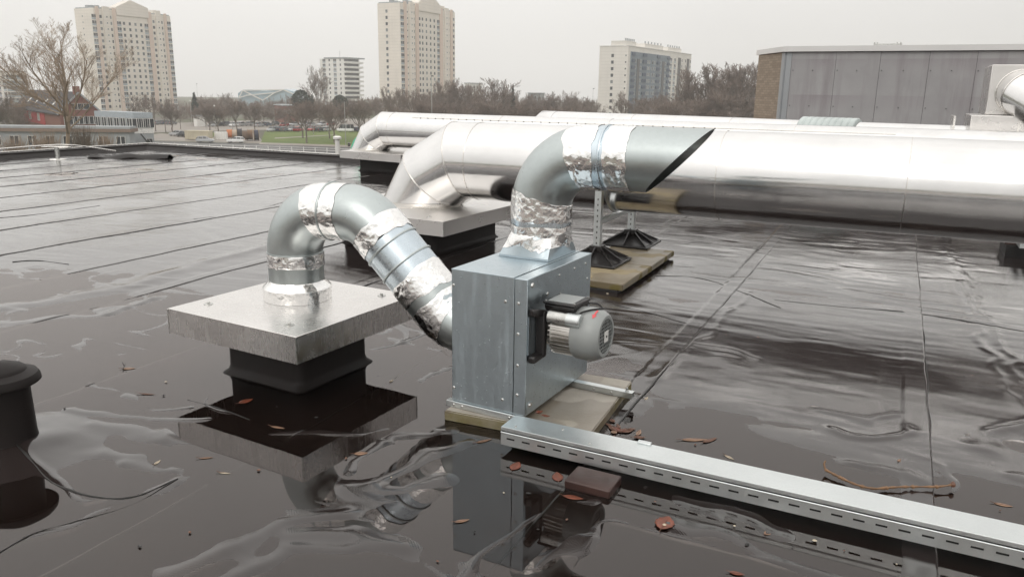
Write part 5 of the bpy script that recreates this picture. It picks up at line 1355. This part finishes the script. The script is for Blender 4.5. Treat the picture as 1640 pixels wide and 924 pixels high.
for i, (px, yt, dp_) in enumerate(far):
    if px > 1095 and i % 3 == 1: continue
    plant((tall[i % 2] if (px > 1095 or i % 5 == 3) else wild[i % 4]), px, yt, dep=dp_, label=('leafless tree in the far wood between the left tower and the middle tower' if px < 600 else 'leafless tree in the far wood between the middle tower and the cream-blue block' if px < 960 else 'leafless tree in the taller wood between the cream-blue block and the plant room'),
          group=('far trees left of the middle tower' if px < 600 else 'far trees right of the middle tower' if px < 960 else 'tall trees left of the plant room'), wide=random.uniform(.75, 1.05) if px < 1095 else 1.15)
for i, (px, yt) in enumerate([(308, 168), (322, 165), (338, 166), (356, 165), (400, 170), (418, 172), (436, 170), (455, 168), (640, 160), (660, 160), (680, 158), (700, 156), (720, 150), (745, 152), (770, 158), (800, 155), (820, 160), (840, 162), (860, 163), (880, 163), (900, 160), (920, 162), (940, 166), (1015, 172), (1040, 168), (1060, 164), (1080, 160), (1100, 150), (1120, 142), (1140, 140), (1160, 140), (1180, 140), (1200, 140)]):
    plant(wild[(i + 2) % 4], px, yt, dep=200 if px > 620 else 275, label=('low leafless tree behind the far car park' if px < 600 else 'low leafless tree showing just above the pipes'), group=('low trees behind the far car park' if px < 600 else 'low trees just above the pipes'), wide=1.25)
for i, (px, yt, dp_) in enumerate([(210, 160, 230), (228, 150, 240), (246, 147, 235), (262, 158, 230), (272, 155, 240), (286, 168, 250), (5, 138, 180), (22, 150, 190), (-20, 135, 180), (40, 165, 200)]):
    plant(tall[i % 2] if px > 150 else wild[i % 4], px, yt, dep=dp_, label='thin bare tree below the left tower block' if px > 150 else 'bare tree by the red brick house at the left edge', group='thin bare trees below the left tower' if px > 150 else 'bare trees by the red house', wide=.9)
# evergreens
def evergreen(name, label, px, ytop, dep, width_px, shape, n, seed):
    rnd = random.Random(seed); P = at_d(px, 170, dep); P.z = GROUND; h = height_at(P, ytop) - GROUND; wd = width_px * dep / FPX / 2
    R = thing(name, P, label, 'tree'); MB().cyl((0, 0, 0), (0, 0, h * .9), .25, .06, 8).build('trunk', M['bark'], R)
    m = MB()
    for i in range(n):
        if shape == 'cone':
            f = rnd.random() ** .75; z = h * (.2 + .8 * (1 - f)); r = wd * f * rnd.uniform(.5, 1.05) * (1 + .2 * sin(z * 3))
        else:
            f = rnd.uniform(-1, 1); z = h * (.72 + .28 * f); r = wd * sqrt(max(0, 1 - f * f)) * rnd.uniform(.55, 1.05)
        a = rnd.uniform(0, 2 * pi); c_ = Vector((r * cos(a), r * sin(a), z)); s_ = rnd.uniform(.25, .65)
        d1 = Vector((rnd.gauss(0, 1), rnd.gauss(0, 1), rnd.gauss(0, .5))).normalized() * s_; d2_ = Vector((rnd.gauss(0, 1), rnd.gauss(0, 1), rnd.gauss(0, .6))).normalized() * s_
        m.add([c_ - d1, c_ + d1 * .4 - d2_ * .5, c_ + d1, c_ + d2_ * .7], [(0, 1, 2, 3)])
    m.build('crown', M['needle'], R, smooth=0)
evergreen('fir_tree', 'dark pointed fir right of the left tower block', 312, 149, 290, 16, 'cone', 1400, 1)
evergreen('pine_tree', 'dark rounded pine left of the white balcony block', 483, 145, 300, 30, 'round', 1800, 2)
evergreen('pine_tree', 'dark rounded pine below the white balcony block', 545, 153, 310, 24, 'round', 1500, 3)
evergreen('fir_tree', 'small pointed fir in the wood right of the middle tower', 821, 137, 280, 12, 'cone', 1000, 4)
evergreen('pine_tree', 'small dark pine at the foot of the tall bare tree near the balcony block', 500, 152, 305, 14, 'cone', 1000, 6)
# the big tree in the left foreground
P = at_d(97, 200, 105); P.z = GROUND
hz = height_at(P, 24) - GROUND
trk, crn = grow_tree(5, H=hz, trunk_h=hz * .40, spread=1.0, levels=4, kids=[8, 7, 5, 5], up=.20, trunk_r=.20, twig_r=.012, limbs=9, limb_angle=66, jitter=.10, ln=.52, start=.2)
big = thing('bare_tree', P, 'big spreading bare tree in the left foreground below the roof edge', 'tree', 1.0)
trk.build('trunk', M['bark_warm'], big, smooth=60); crn.build('crown', M['twig_warm'], big, smooth=60)
mz = max(v[2] for v in crn.v); big.scale = (hz / mz * 1.22,) * 2 + (hz / mz,)
# brushy shrubs at its foot
def shrub(px, ytop, dep, wpx, seed, label, mat='shrub'):
    rnd = random.Random(seed); P = at_d(px, 200, dep); P.z = GROUND; h = height_at(P, ytop) - GROUND; wd = wpx * dep / FPX / 2
    m = MB()
    for i in range(420):
        a = rnd.uniform(0, 2 * pi); r = wd * .35 * rnd.random(); b = Vector((r * cos(a), r * sin(a), h * rnd.uniform(.0, .4))); a2_ = a + rnd.gauss(0, .8); sp = wd * rnd.uniform(.1, .75)
        e_ = b + Vector((cos(a2_) * sp, sin(a2_) * sp, (h - b.z) * rnd.uniform(.3, 1.0))); m.tube([b, b.lerp(e_, .5) + Vector((0, 0, .1 * h * rnd.random())), e_], [.035, .025, .012], 3, cap=False)
    o = m.build('bare_shrub', M[mat], None, loc=P, smooth=60); tag(o, label, 'shrub')
shrub(70, 205, 112, 60, 1, 'tangled bare shrub at the foot of the big tree, left side', 'twig_warm')
shrub(128, 196, 112, 50, 2, 'darker tangled bare shrub right of the big tree trunk')
shrub(165, 212, 115, 40, 3, 'low bare shrub in front of the white annex', 'twig_warm')
shrub(20, 216, 115, 60, 4, 'low bare shrub at the left edge before the flat-roofed hall', 'twig_warm')
# ------------------------------------------------------------------ STREET THINGS
def lamp(px, ybase, ytop, label, kind=0, dep=None):
    P = at_z(px, ybase, GROUND) if dep is None else at_d(px, 170, dep); P.z = GROUND; h = height_at(P, ytop) - GROUND
    R = thing('street_lamp', P, label, 'street lamp', 0, None); MB().cyl((0, 0, 0), (0, 0, h), .11, .06, 8).build('pole', M['steel'], R)
    if kind == 0: MB().hull8([(-.15, -.15, h), (.5, -.15, h), (.5, .15, h), (-.15, .15, h), (-.1, -.1, h + .2), (.45, -.1, h + .25), (.45, .1, h + .25), (-.1, .1, h + .2)]).build('lamp_head', M['rubber'], R)
    else: MB().lathe([(.05, h), (.28, h + .1), (.25, h + .4), (0, h + .5)], 10).build('lamp_head', M['frame_w'], R)
lamp(554, 233.5, 163, 'slim street lamp at the lawn edge left of the distant cap')
lamp(691.5, 0, 123, 'tall dark-headed lamp post in front of the middle tower', 0, 180)
lamp(500, 0, 172, 'short globe lamp among the lawn trees', 1, 230); lamp(343, 0, 171, 'globe lamp between the street trees behind the container', 1, 250); lamp(370, 0, 172, 'globe lamp behind the cable reels', 1, 250)
lamp(305, 0, 163, 'thin pole by the fir, right of the left tower block', 1, 270); lamp(327, 0, 166, 'thin lamp pole left of the container', 0, 250); lamp(949, 0, 143, 'thin lamp pole left of the cream and blue block', 0, 300); lamp(317.5, 0, 135, 'very tall thin mast above the fir', 0, 420)
p = at_z(559, 235, GROUND); bn = thing('litter_bin', p, 'small dark litter bin beside the slim street lamp', 'bin'); MB().lathe([(.26, 0), (.30, .1), (.30, .8), (.22, .95), (0, 1.0)], 12).build('bin_body', M['rubber'], bn); MB().lathe([(.31, .8), (.33, .82), (.33, .88), (.31, .9)], 12).build('rim', M['steel'], bn)
# white fence
fa = [at_z(x, y, GROUND) for x, y in ((262, 236.5), (370, 239.5), (480, 243), (560, 246), (640, 249))]
fence = thing('white_fence', fa[0], 'low white post-and-rail fence along the road beyond the roof edge', 'fence')
posts = []
total = sum((fa[i + 1] - fa[i]).length for i in range(4)); nP = 21; me_post = MB().box((-.07, -.07, 0), (.07, .07, 1.05)).mesh('post', M['white_paint'], 0)
def along(d_):
    for i in range(4):
        l_ = (fa[i + 1] - fa[i]).length
        if d_ <= l_ or i == 3: return fa[i].lerp(fa[i + 1], min(1, d_ / l_))
        d_ -= l_
pp = [along(total * i / (nP - 1)) - fa[0] for i in range(nP)]
for p in pp: link('post', me_post, fence, p)
for i in range(nP - 1):
    for z in (.92, .45): MB().bar(pp[i] + Vector((0, 0, z)), pp[i + 1] + Vector((0, 0, z)), .05, .09).build('rail', M['white_paint'], fence)
# cars
def car_proto(label, col, seed, van=False):
    mt = plain('car_paint', col, .25, 0, .03, 1); R = thing('parked_van' if van else 'parked_car', (0, 0, GROUND), label, 'van' if van else 'car')
    L_, w2 = (5.2, .98) if van else (4.25, .87)
    if van: lower = [(-2.6, .35, .95, 1.0), (-2.55, .3, 1.05, 1.0), (2.2, .3, 1.05, 1.0), (2.6, .38, .95, .93)]; cab = [(-2.58, 1.04, 2.2), (-2.5, 1.04, 2.3), (1.3, 1.04, 2.3), (2.05, 1.04, 1.15)]
    else: lower = [(-2.1, .35, .85, .92), (-1.95, .25, .93, 1.0), (1.0, .25, .93, 1.0), (1.9, .25, .80, .98), (2.12, .35, .62, .88)]; cab = [(-2.0, .92, 1.0), (-1.6, .92, 1.40), (.05, .92, 1.47), (.95, .92, .96)]
    rg = [[Vector((x, -w2 * k_, z0 + .05)), Vector((x, -w2 * k_ * .9, z0)), Vector((x, w2 * k_ * .9, z0)), Vector((x, w2 * k_, z0 + .05)), Vector((x, w2 * k_, z1 - .1)), Vector((x, w2 * k_ * .92, z1)), Vector((x, -w2 * k_ * .92, z1)), Vector((x, -w2 * k_, z1 - .1))] for x, z0, z1, k_ in lower]
    MB().rings(rg, True).build('body', mt, R, smooth=40)
    k1, k2 = .93, (.90 if van else .74)
    rg = [[Vector((x, -w2 * k1, z0)), Vector((x, w2 * k1, z0)), Vector((x, w2 * (k2 if z1 > 1.2 else k1), z1)), Vector((x, -w2 * (k2 if z1 > 1.2 else k1), z1))] for x, z0, z1 in cab]
    MB().rings(rg, True).build('cabin_glass', M['glass'], R, smooth=30)
    rf_ = [c for c in cab if c[2] > 1.2]; m = MB(); m.hull8([(rf_[0][0] - .05, -w2 * k2 * 1.01, rf_[0][2] - .02), (rf_[-1][0] + .05, -w2 * k2 * 1.01, rf_[-1][2] - .02), (rf_[-1][0] + .05, w2 * k2 * 1.01, rf_[-1][2] - .02), (rf_[0][0] - .05, w2 * k2 * 1.01, rf_[0][2] - .02),
        (rf_[0][0], -w2 * k2 * .9, rf_[0][2] + .05), (rf_[-1][0], -w2 * k2 * .9, rf_[-1][2] + .05), (rf_[-1][0], w2 * k2 * .9, rf_[-1][2] + .05), (rf_[0][0], w2 * k2 * .9, rf_[0][2] + .05)]); m.build('roof', mt, R)
    for s_ in (-1, 1):
        for x in ((-1.6, -.45, .7, 1.55) if van else (-1.45, -.35, .62)):
            zt2 = 2.2 if van and x < 1.3 else (1.3 if van else (1.40 if x < .3 else 1.15))
            MB().bar((x, s_ * w2 * k1 * 1.005, .95 if not van else 1.05), (x + (-.05 if x < 0 else -.12), s_ * w2 * (k2 if zt2 > 1.2 else .85) * 1.02, zt2), .09, .03, up=(0, s_, 0)).build('pillar', mt, R)
    wm = MB().cyl((0, -.1, 0), (0, .1, 0), .32, n=16).mesh('wheel', M['rubber']); hm = MB().cyl((0, -.108, 0), (0, .108, 0), .19, n=12).mesh('rim', M['steel'])
    for x in ((-1.65, 1.7) if van else (-1.3, 1.35)):
        for s_ in (-1, 1): o = link('wheel', wm, R, (x, s_ * (w2 - .12), .32)); link('rim', hm, o)
    for s_ in (-1, 1): MB().box((L_ / 2 - .12, s_ * w2 * .7 - .14, .56), (L_ / 2 - .005, s_ * w2 * .7 + .14, .70)).build('headlight', M['frame_w'], R); MB().box((-L_ / 2 + .005, s_ * w2 * .78 - .1, .68), (-L_ / 2 + .1, s_ * w2 * .78 + .1, .85)).build('tail_light', M['red'], R)
    return R
CARS = {}
CARCOL = {'white': (.75, .75, .74), 'silver': (.42, .43, .44), 'dark': (.03, .032, .036), 'blue': (.05, .08, .13), 'grey': (.14, .15, .16), 'red': (.30, .03, .03)}
def car(kind, px, py, rz, label, group=None, van=False):
    P = at_z(px, py, GROUND); key = (kind, van)
    if key not in CARS: CARS[key] = car_proto(label, CARCOL[kind], 0, van); o = CARS[key]
    else: o = copy_tree(CARS[key])
    o.location = (P.x, P.y, GROUND + .03); o.rotation_euler = (0, 0, rz); o['label'] = label
    if group: o['group'] = group
    elif 'group' in o: del o['group']
car('white', 378, 229, pi + .05, 'white hatchback parked beside the cable reels')
car('silver', 283.5, 218, pi - .3, 'silver car parked left of the cream container'); car('dark', 294, 219.5, pi - .5, 'dark car between the silver car and the cream container')
car('silver', 329, 228.5, .1, 'silver car in front of the right end of the cream container')
car('white', 553.5, 211.5, pi + .1, 'white van parked behind the lawn', van=True)
random.seed(14)
row = []
for i, px in enumerate((436, 446, 456, 467, 478, 500, 512, 523, 572, 582)): row.append((px, 211 - (i % 2) * .5))
for i, px in enumerate((341, 352, 364, 375, 388, 402, 415, 428, 440, 455, 470, 486, 500, 515, 530)): row.append((px, 203 - (i % 3) * .8))
for i, px in enumerate((243, 253, 265, 275)): row.append((px, 199.5 + (i % 2) * .5))
for px, py in row:
    kd = random.choice(['white', 'silver', 'dark', 'blue', 'grey', 'silver', 'dark', 'red'] if px > 300 else ['dark', 'grey', 'blue'])
    nm = {'white': 'white', 'silver': 'silver', 'dark': 'black', 'blue': 'dark blue', 'grey': 'grey', 'red': 'red'}[kd]
    car(kd, px, py, random.choice([1.2, 1.35, -1.8]), f'{nm} car in the rows of the far car park', f'{nm} cars in the far car park')
# container
p0, p1 = at_z(296.5, 224.5, GROUND), at_z(335, 225.2, GROUND); d_ = p1 - p0
ct = thing('container', p0, 'cream ribbed shipping container beside the parked cars', 'container', atan2(d_.y, d_.x)); M['cream'] = plain('cream_paint', (.55, .50, .38), .6, 0, .12, .6)
L_ = d_.length; hh = height_at(p0, 209.5) - GROUND; MB().box((0, 0, .15), (L_, 2.4, hh)).build('body', M['cream'], ct, smooth=0)
for i in range(14): MB().box((L_ * (i + .2) / 14, -.05, .3), (L_ * (i + .75) / 14, -.002, hh - .2)).build('rib', M['cream'], ct, smooth=0)
MB().box((-.05, -.07, hh - .18), (L_ + .05, 2.45, hh + .02)).build('top_rail', M['cream'], ct, smooth=0)
# cable reels and white drums
for i, (px, py, r_, col, lab) in enumerate(((368, 222, 1.25, (.50, .16, .05), 'orange cable reel at the left of the reel stack'), (376, 222, 1.2, (.45, .36, .28), 'pale wooden cable reel behind the white hatchback'), (384, 221.5, 1.35, (.05, .045, .05), 'black cable reel behind the white hatchback'),
          (393, 225.5, 1.3, (.13, .08, .05), 'dark brown cable reel right of the white hatchback'), (401, 225, 1.45, (.20, .12, .07), 'brown wooden cable reel second from the right'), (411, 226, 1.5, (.03, .035, .06), 'dark blue cable reel at the right end of the stack'))):
    P = at_z(px, py, GROUND); R = thing('cable_reel', (P.x, P.y, GROUND), lab, 'cable reel', .35)
    mt = plain('reel_' + str(i), col, .7, 0, .2, 1); mf = plain('reel_wood_' + str(i), (.30, .21, .13), .8, 0, .2, 1)
    MB().cyl((-.55, 0, r_), (.55, 0, r_), r_ * .86, n=20).build('cable', mt, R)
    for s_ in (-1, 1): MB().cyl((s_ * .55, 0, r_), (s_ * .65, 0, r_), r_, n=20).build('flange', mf if i in (1, 4, 5) else mt, R)
for i, (px, lab) in enumerate(((347.5, 'leftmost white drum in the row left of the cable reels'), (352.5, 'second white drum from the left in the row'), (357, 'third white drum from the left in the row'), (361.5, 'rightmost white drum in the row, next to the orange reel'))):
    P = at_z(px, 224, GROUND); R = thing('white_drum', (P.x, P.y, GROUND), lab, 'drum', .2 * i, 'white drums by the cable reels')
    MB().lathe([(.55, 0), (.6, .05), (.6, 1.0), (.64, 1.02), (.64, 1.1), (.6, 1.12), (.6, 1.9), (.5, 2.0), (0, 2.0)], 14).build('drum_body', M['white_paint'], R); MB().lathe([(.2, 2.0), (.2, 2.08), (0, 2.1)], 10).build('bung', M['steel'], R)

# ================================================================== LEAVES AND TWIGS ON THE ROOF
M['leaf_red'] = plain('russet_leaf', (.16, .042, .020), .35, 0, .35, 25); M['leaf_tan'] = plain('tan_leaf', (.27, .16, .10), .4, 0, .3, 25); M['leaf_pale'] = plain('pale_leaf', (.52, .45, .34), .5, 0, .2, 25); M['leaf_brown'] = plain('brown_leaf', (.14, .065, .04), .5, 0, .3, 25)
def leaf(px, py, L_, w_, rz, mat, label, curl=.25, z=.0018, serr=False, group=None):
    L_ *= .84; w_ *= .8; P = at_z(px, py, z); m = MB(); n = 10; vs = []; 
    for i in range(n + 1):
        u_ = i / n; hw = w_ / 2 * (sin(pi * min(1, u_ * 1.02)) ** .75) * (1.15 - .4 * u_) * (1 + (.18 if serr and i % 2 else 0)) + .0004
        x = (u_ - .5) * L_; zc_ = curl * L_ * .35 * ((u_ - .5) ** 2) * 2
        vs += [(x, -hw, zc_ + curl * hw * .8), (x, -hw * .5, zc_ + curl * hw * .25), (x, 0, zc_), (x, hw * .5, zc_ + curl * hw * .25), (x, hw, zc_ + curl * hw * .8)]
    fs = [(i * 5 + j, (i + 1) * 5 + j, (i + 1) * 5 + j + 1, i * 5 + j + 1) for i in range(n) for j in range(4)]
    R = thing('fallen_leaf', P, label, 'leaf', rz, group)
    o = m.add(vs, fs).build('blade', M[mat], R, smooth=60); so = o.modifiers.new('thickness', 'SOLIDIFY'); so.thickness = .0009
    st_ = MB(); st_.tube([(-L_ * .72, 0, .006), (-L_ * .5, 0, .0012 + curl * L_ * .17), (0, 0, .0011), (L_ * .42, 0, .001 + curl * L_ * .13)], [.0012, .0011, .0008, .0004], 5); st_.build('midrib', M['leaf_brown'], R)
LEAVES = [(252, 740, .055, .018, 1.4, 'leaf_pale', 'pale narrow leaf floating left of centre, standing nearly upright in the picture'), (360, 757, .062, .014, -.15, 'leaf_pale', 'slim pale leaf floating below the cap reflection'), (330, 733, .07, .016, .2, 'leaf_tan', 'thin tan leaf in the dark wrinkles left of the cap reflection'),
          (394, 642, .10, .06, .9, 'leaf_red', 'russet leaf floating in the dark reflection of the near curb'), (445, 684, .09, .022, -.3, 'leaf_tan', 'tan narrow leaf at the edge of the curb reflection'), (578, 726, .075, .04, .2, 'leaf_tan', 'pinkish leaf on the water right of the cap reflection'), (627, 610, .05, .018, 1.3, 'leaf_pale', 'small pale leaf standing in the wrinkles right of the near curb'),
          (740, 834, .07, .022, .35, 'leaf_tan', 'small tan leaf floating in the fan box reflection'), (236, 631, .10, .018, -.1, 'leaf_brown', 'thin brown leaf far left on the wet membrane'), (206, 590, .09, .04, .1, 'leaf_tan', 'broad tan leaf under the small twig at far left'),
          (775, 706, .10, .022, .55, 'leaf_tan', 'tan leaf lying before the front edge of the fan slab'), (826, 746, .10, .06, 1.2, 'leaf_red', 'russet leaf in the dark water left of the brown block'), (893, 763, .10, .06, 1.6, 'leaf_red', 'russet leaf touching the left side of the brown block'), (918, 796, .10, .04, -.3, 'leaf_red', 'dark russet leaf floating in front of the brown block'), (940, 784, .09, .02, -.35, 'leaf_tan', 'tan leaf stuck against the foot of the brown block'),
          (1065, 838, .125, .085, 1.1, 'leaf_red', 'large red serrated leaf floating in front of the cable tray'), (1023, 693, .09, .03, 1.2, 'leaf_tan', 'tan leaf near the right corner of the fan slab'), (1003, 690, .09, .06, .3, 'leaf_brown', 'curled brown leaf heaped against the fan slab corner'), (988, 688, .08, .05, 1.9, 'leaf_red', 'russet leaf pushed under the fan slab edge'),
          (1168, 732, .065, .02, -1.0, 'leaf_pale', 'pale leaf just behind the cable tray edge'), (1112, 704, .15, .04, .05, 'leaf_tan', 'long tan patch of leaf on the wet membrane behind the cable tray'), (1137, 705, .12, .03, .6, 'leaf_brown', 'brown feathery leaf behind the cable tray'), (1035, 638, .06, .02, 1.1, 'leaf_pale', 'small pale leaf beside the seam right of the fan slab'),
          (1230, 853, .05, .03, .7, 'leaf_tan', 'crumpled tan leaf in the tray reflection'), (1180, 918, .06, .025, -.3, 'leaf_red', 'red leaf at the bottom edge of the picture'), (1607, 808, .08, .03, -.4, 'leaf_tan', 'tan leaf with a stalk at the right edge behind the tray'), (1442, 737, .05, .025, .7, 'leaf_tan', 'small tan leaf on the lap band above the fallen twig'), ]
random.seed(4)
for (px, py, L_, w_, rz, mt, lab) in LEAVES: leaf(px, py, L_, w_, rz, mt, lab, curl=random.uniform(.03, .28), serr='serrated' in lab)
for i in range(9):
    leaf(random.uniform(975, 1030), random.uniform(672, 702), random.uniform(.04, .08), random.uniform(.015, .04), random.uniform(0, 3), random.choice(['leaf_red', 'leaf_brown', 'leaf_brown', 'leaf_tan']), 'small sodden leaf in the drift at the right corner of the fan slab', .3, .003, group='drift of sodden leaves at the fan slab corner')
leaf(864, 662, .045, .03, .6, 'leaf_red', 'crumpled russet leaf lying on the cable tray beside the fan box', 1.2, .1265); leaf(874, 667, .05, .02, -.3, 'leaf_red', 'thin russet leaf lying on the cable tray just behind the crumpled one', .9, .1255)
for i in range(40):     # specks of debris, each tiny
    px, py = random.choice([(random.uniform(930, 1640), random.uniform(420, 720)), (random.uniform(60, 700), random.uniform(600, 920)), (random.uniform(700, 1640), random.uniform(780, 920))])
    P = at_z(px, py, .004); r_ = random.uniform(.003, .008); m = MB(); m.lathe([(r_ * .6, -.002), (r_, .001), (r_ * .7, r_ * .7), (0, r_ * .8)], 6)
    o = m.build('debris_speck', M[random.choice(['leaf_brown', 'leaf_pale', 'bead', 'leaf_brown'])], None, loc=P, rot=(0, 0, i)); o.scale = (random.uniform(.7, 1.8), 1, .7); tag(o, 'tiny speck of plant debris on the wet roof', 'debris', 'specks of debris on the wet roof')
tp = [at_z(1322, 752, .02), at_z(1345, 764, .016), at_z(1372, 776, .012), at_z(1400, 782, .012), at_z(1430, 780, .014), at_z(1462, 779, .018), at_z(1500, 779, .02), at_z(1526, 776, .024)]
M['twig_bark'] = plain('twig_bark', (.20, .11, .055), .55, 0, .35, 30)
tw = thing('fallen_twig', tp[0], 'knobbly reddish twig lying on the wet membrane behind the cable tray', 'twig'); b0 = tp[0]
sp_ = smooth_path([p - b0 for p in tp], 6); MB().tube(sp_, [.0056 + .0014 * sin(i * 1.9) + .0018 * (i % 7 == 0) - .00004 * i for i in range(len(sp_))], 8).build('stem', M['twig_bark'], tw)
for i in (6, 14, 22, 30, 36): MB().lathe([(0, -.009), (.009, -.004), (.0095, .003), (0, .010)], 7).build('knot', M['twig_bark'], tw, loc=sp_[i])
MB().tube([sp_[0], sp_[0] + Vector((-.004, .012, .022)), sp_[0] + Vector((.004, .020, .034))], [.005, .004, .003], 6).build('side_shoot', M['twig_bark'], tw)
MB().lathe([(0, -.012), (.010, -.006), (.011, .004), (.004, .014), (0, .016)], 8).build('end_bud', M['leaf_brown'], tw, loc=sp_[-1])
tq = [at_z(196, 580, .03), at_z(199, 587, .008), at_z(196, 592, .006)]
t2 = thing('fallen_twig', tq[2], 'tiny forked twig standing on the wet membrane at far left', 'twig'); MB().tube([q_ - tq[2] for q_ in tq], [.0015, .002, .0022], 5).build('stem', M['bead'], t2)
MB().tube([tq[1] - tq[2], tq[1] - tq[2] + Vector((.008, .004, .02))], [.0015, .001], 5).build('side_shoot', M['bead'], t2)

# extra lap lines and patch edges of the membrane, as thin beads of bitumen
def bead_line(pts, r):
    P = [at_z(x, y, 0) for x, y in pts]; P = smooth_path(P, 14); Q = []
    for p in P:
        a, b = ST(p); z = float(height(np.array([a]), np.array([b]))[0]); Q.append((a, b, max(z, -.001) + .001))
    MB().tube(Q, [r * (.55 + .45 * float(vnoise(np.array([i * .21]), np.array([pts[0][0] * .1]), 5)[0])) for i in range(len(Q))], 5).build('seam_bead', M['bead'], roof)
for pts, r in (([(985, 489), (1040, 502), (1100, 519)], .004), ([(1050, 443), (1130, 448), (1250, 494)], .004), ([(1240, 481), (1350, 492), (1460, 502), (1640, 532)], .004), ([(26, 722), (55, 748), (90, 776), (150, 795), (215, 795), (285, 768)], .006), ([(0, 884), (60, 852), (140, 830), (215, 806), (285, 768)], .004),
               ([(560, 300), (480, 318), (400, 338), (310, 352)], .004), ([(0, 350), (60, 344), (160, 330)], .005), ([(20, 420), (60, 418), (110, 424)], .006), ([(300, 640), (345, 652), (400, 672)], .004)): bead_line(pts, r)

# far woodland that reads as one mass
rnd = random.Random(77); m = MB()
for i in range(9000):
    px = rnd.uniform(255, 1260); dp_ = rnd.uniform(380, 520); P = at_d(px, 160, dp_); P.z = GROUND
    top_ = 155 + 4 * sin(px * .05) + 3 * sin(px * .13) + rnd.uniform(-3, 12); z1 = height_at(P, top_) if i % 8 == 0 else EYE + (145 + .0147 * (px - 820) - top_) * dp_ / FPX
    zb_ = GROUND + rnd.uniform(0, .75) * (z1 - GROUND); l_ = rnd.uniform(2, 5); d = Vector((rnd.gauss(0, .5), rnd.gauss(0, .5), 1)).normalized()
    b = Vector((P.x, P.y, zb_)); e = b + d * min(l_, max(1.0, z1 - zb_)); r = rnd.uniform(.05, .14); x = Vector((r, 0, 0))
    m.add([b - x, b + x, e + Vector((0, .05, 0)), b + Vector((0, r, 0))], [(0, 1, 2), (1, 3, 2), (3, 0, 2)])
tag(m.build('far_woodland', M['twig'], None, smooth=0), 'hazy mass of leafless woodland along the horizon', 'woodland', kind='stuff')

# damp air
hz_ = MB(); hz_.box((-1020, -420, GROUND - 1), (1020, 1020, 66)); k = NT('damp_air'); k.t.nodes.remove(k.p)
pv = k.n('ShaderNodeVolumePrincipled'); pv.inputs['Color'].default_value = (.99, .985, .975, 1); pv.inputs['Density'].default_value = .0005; pv.inputs['Anisotropy'].default_value = .0
k.l(pv.outputs[0], k.out.inputs['Volume']); o = hz_.build('haze', k.m, None, smooth=0); tag(o, 'thin pale haze filling the air', 'haze', kind='stuff')
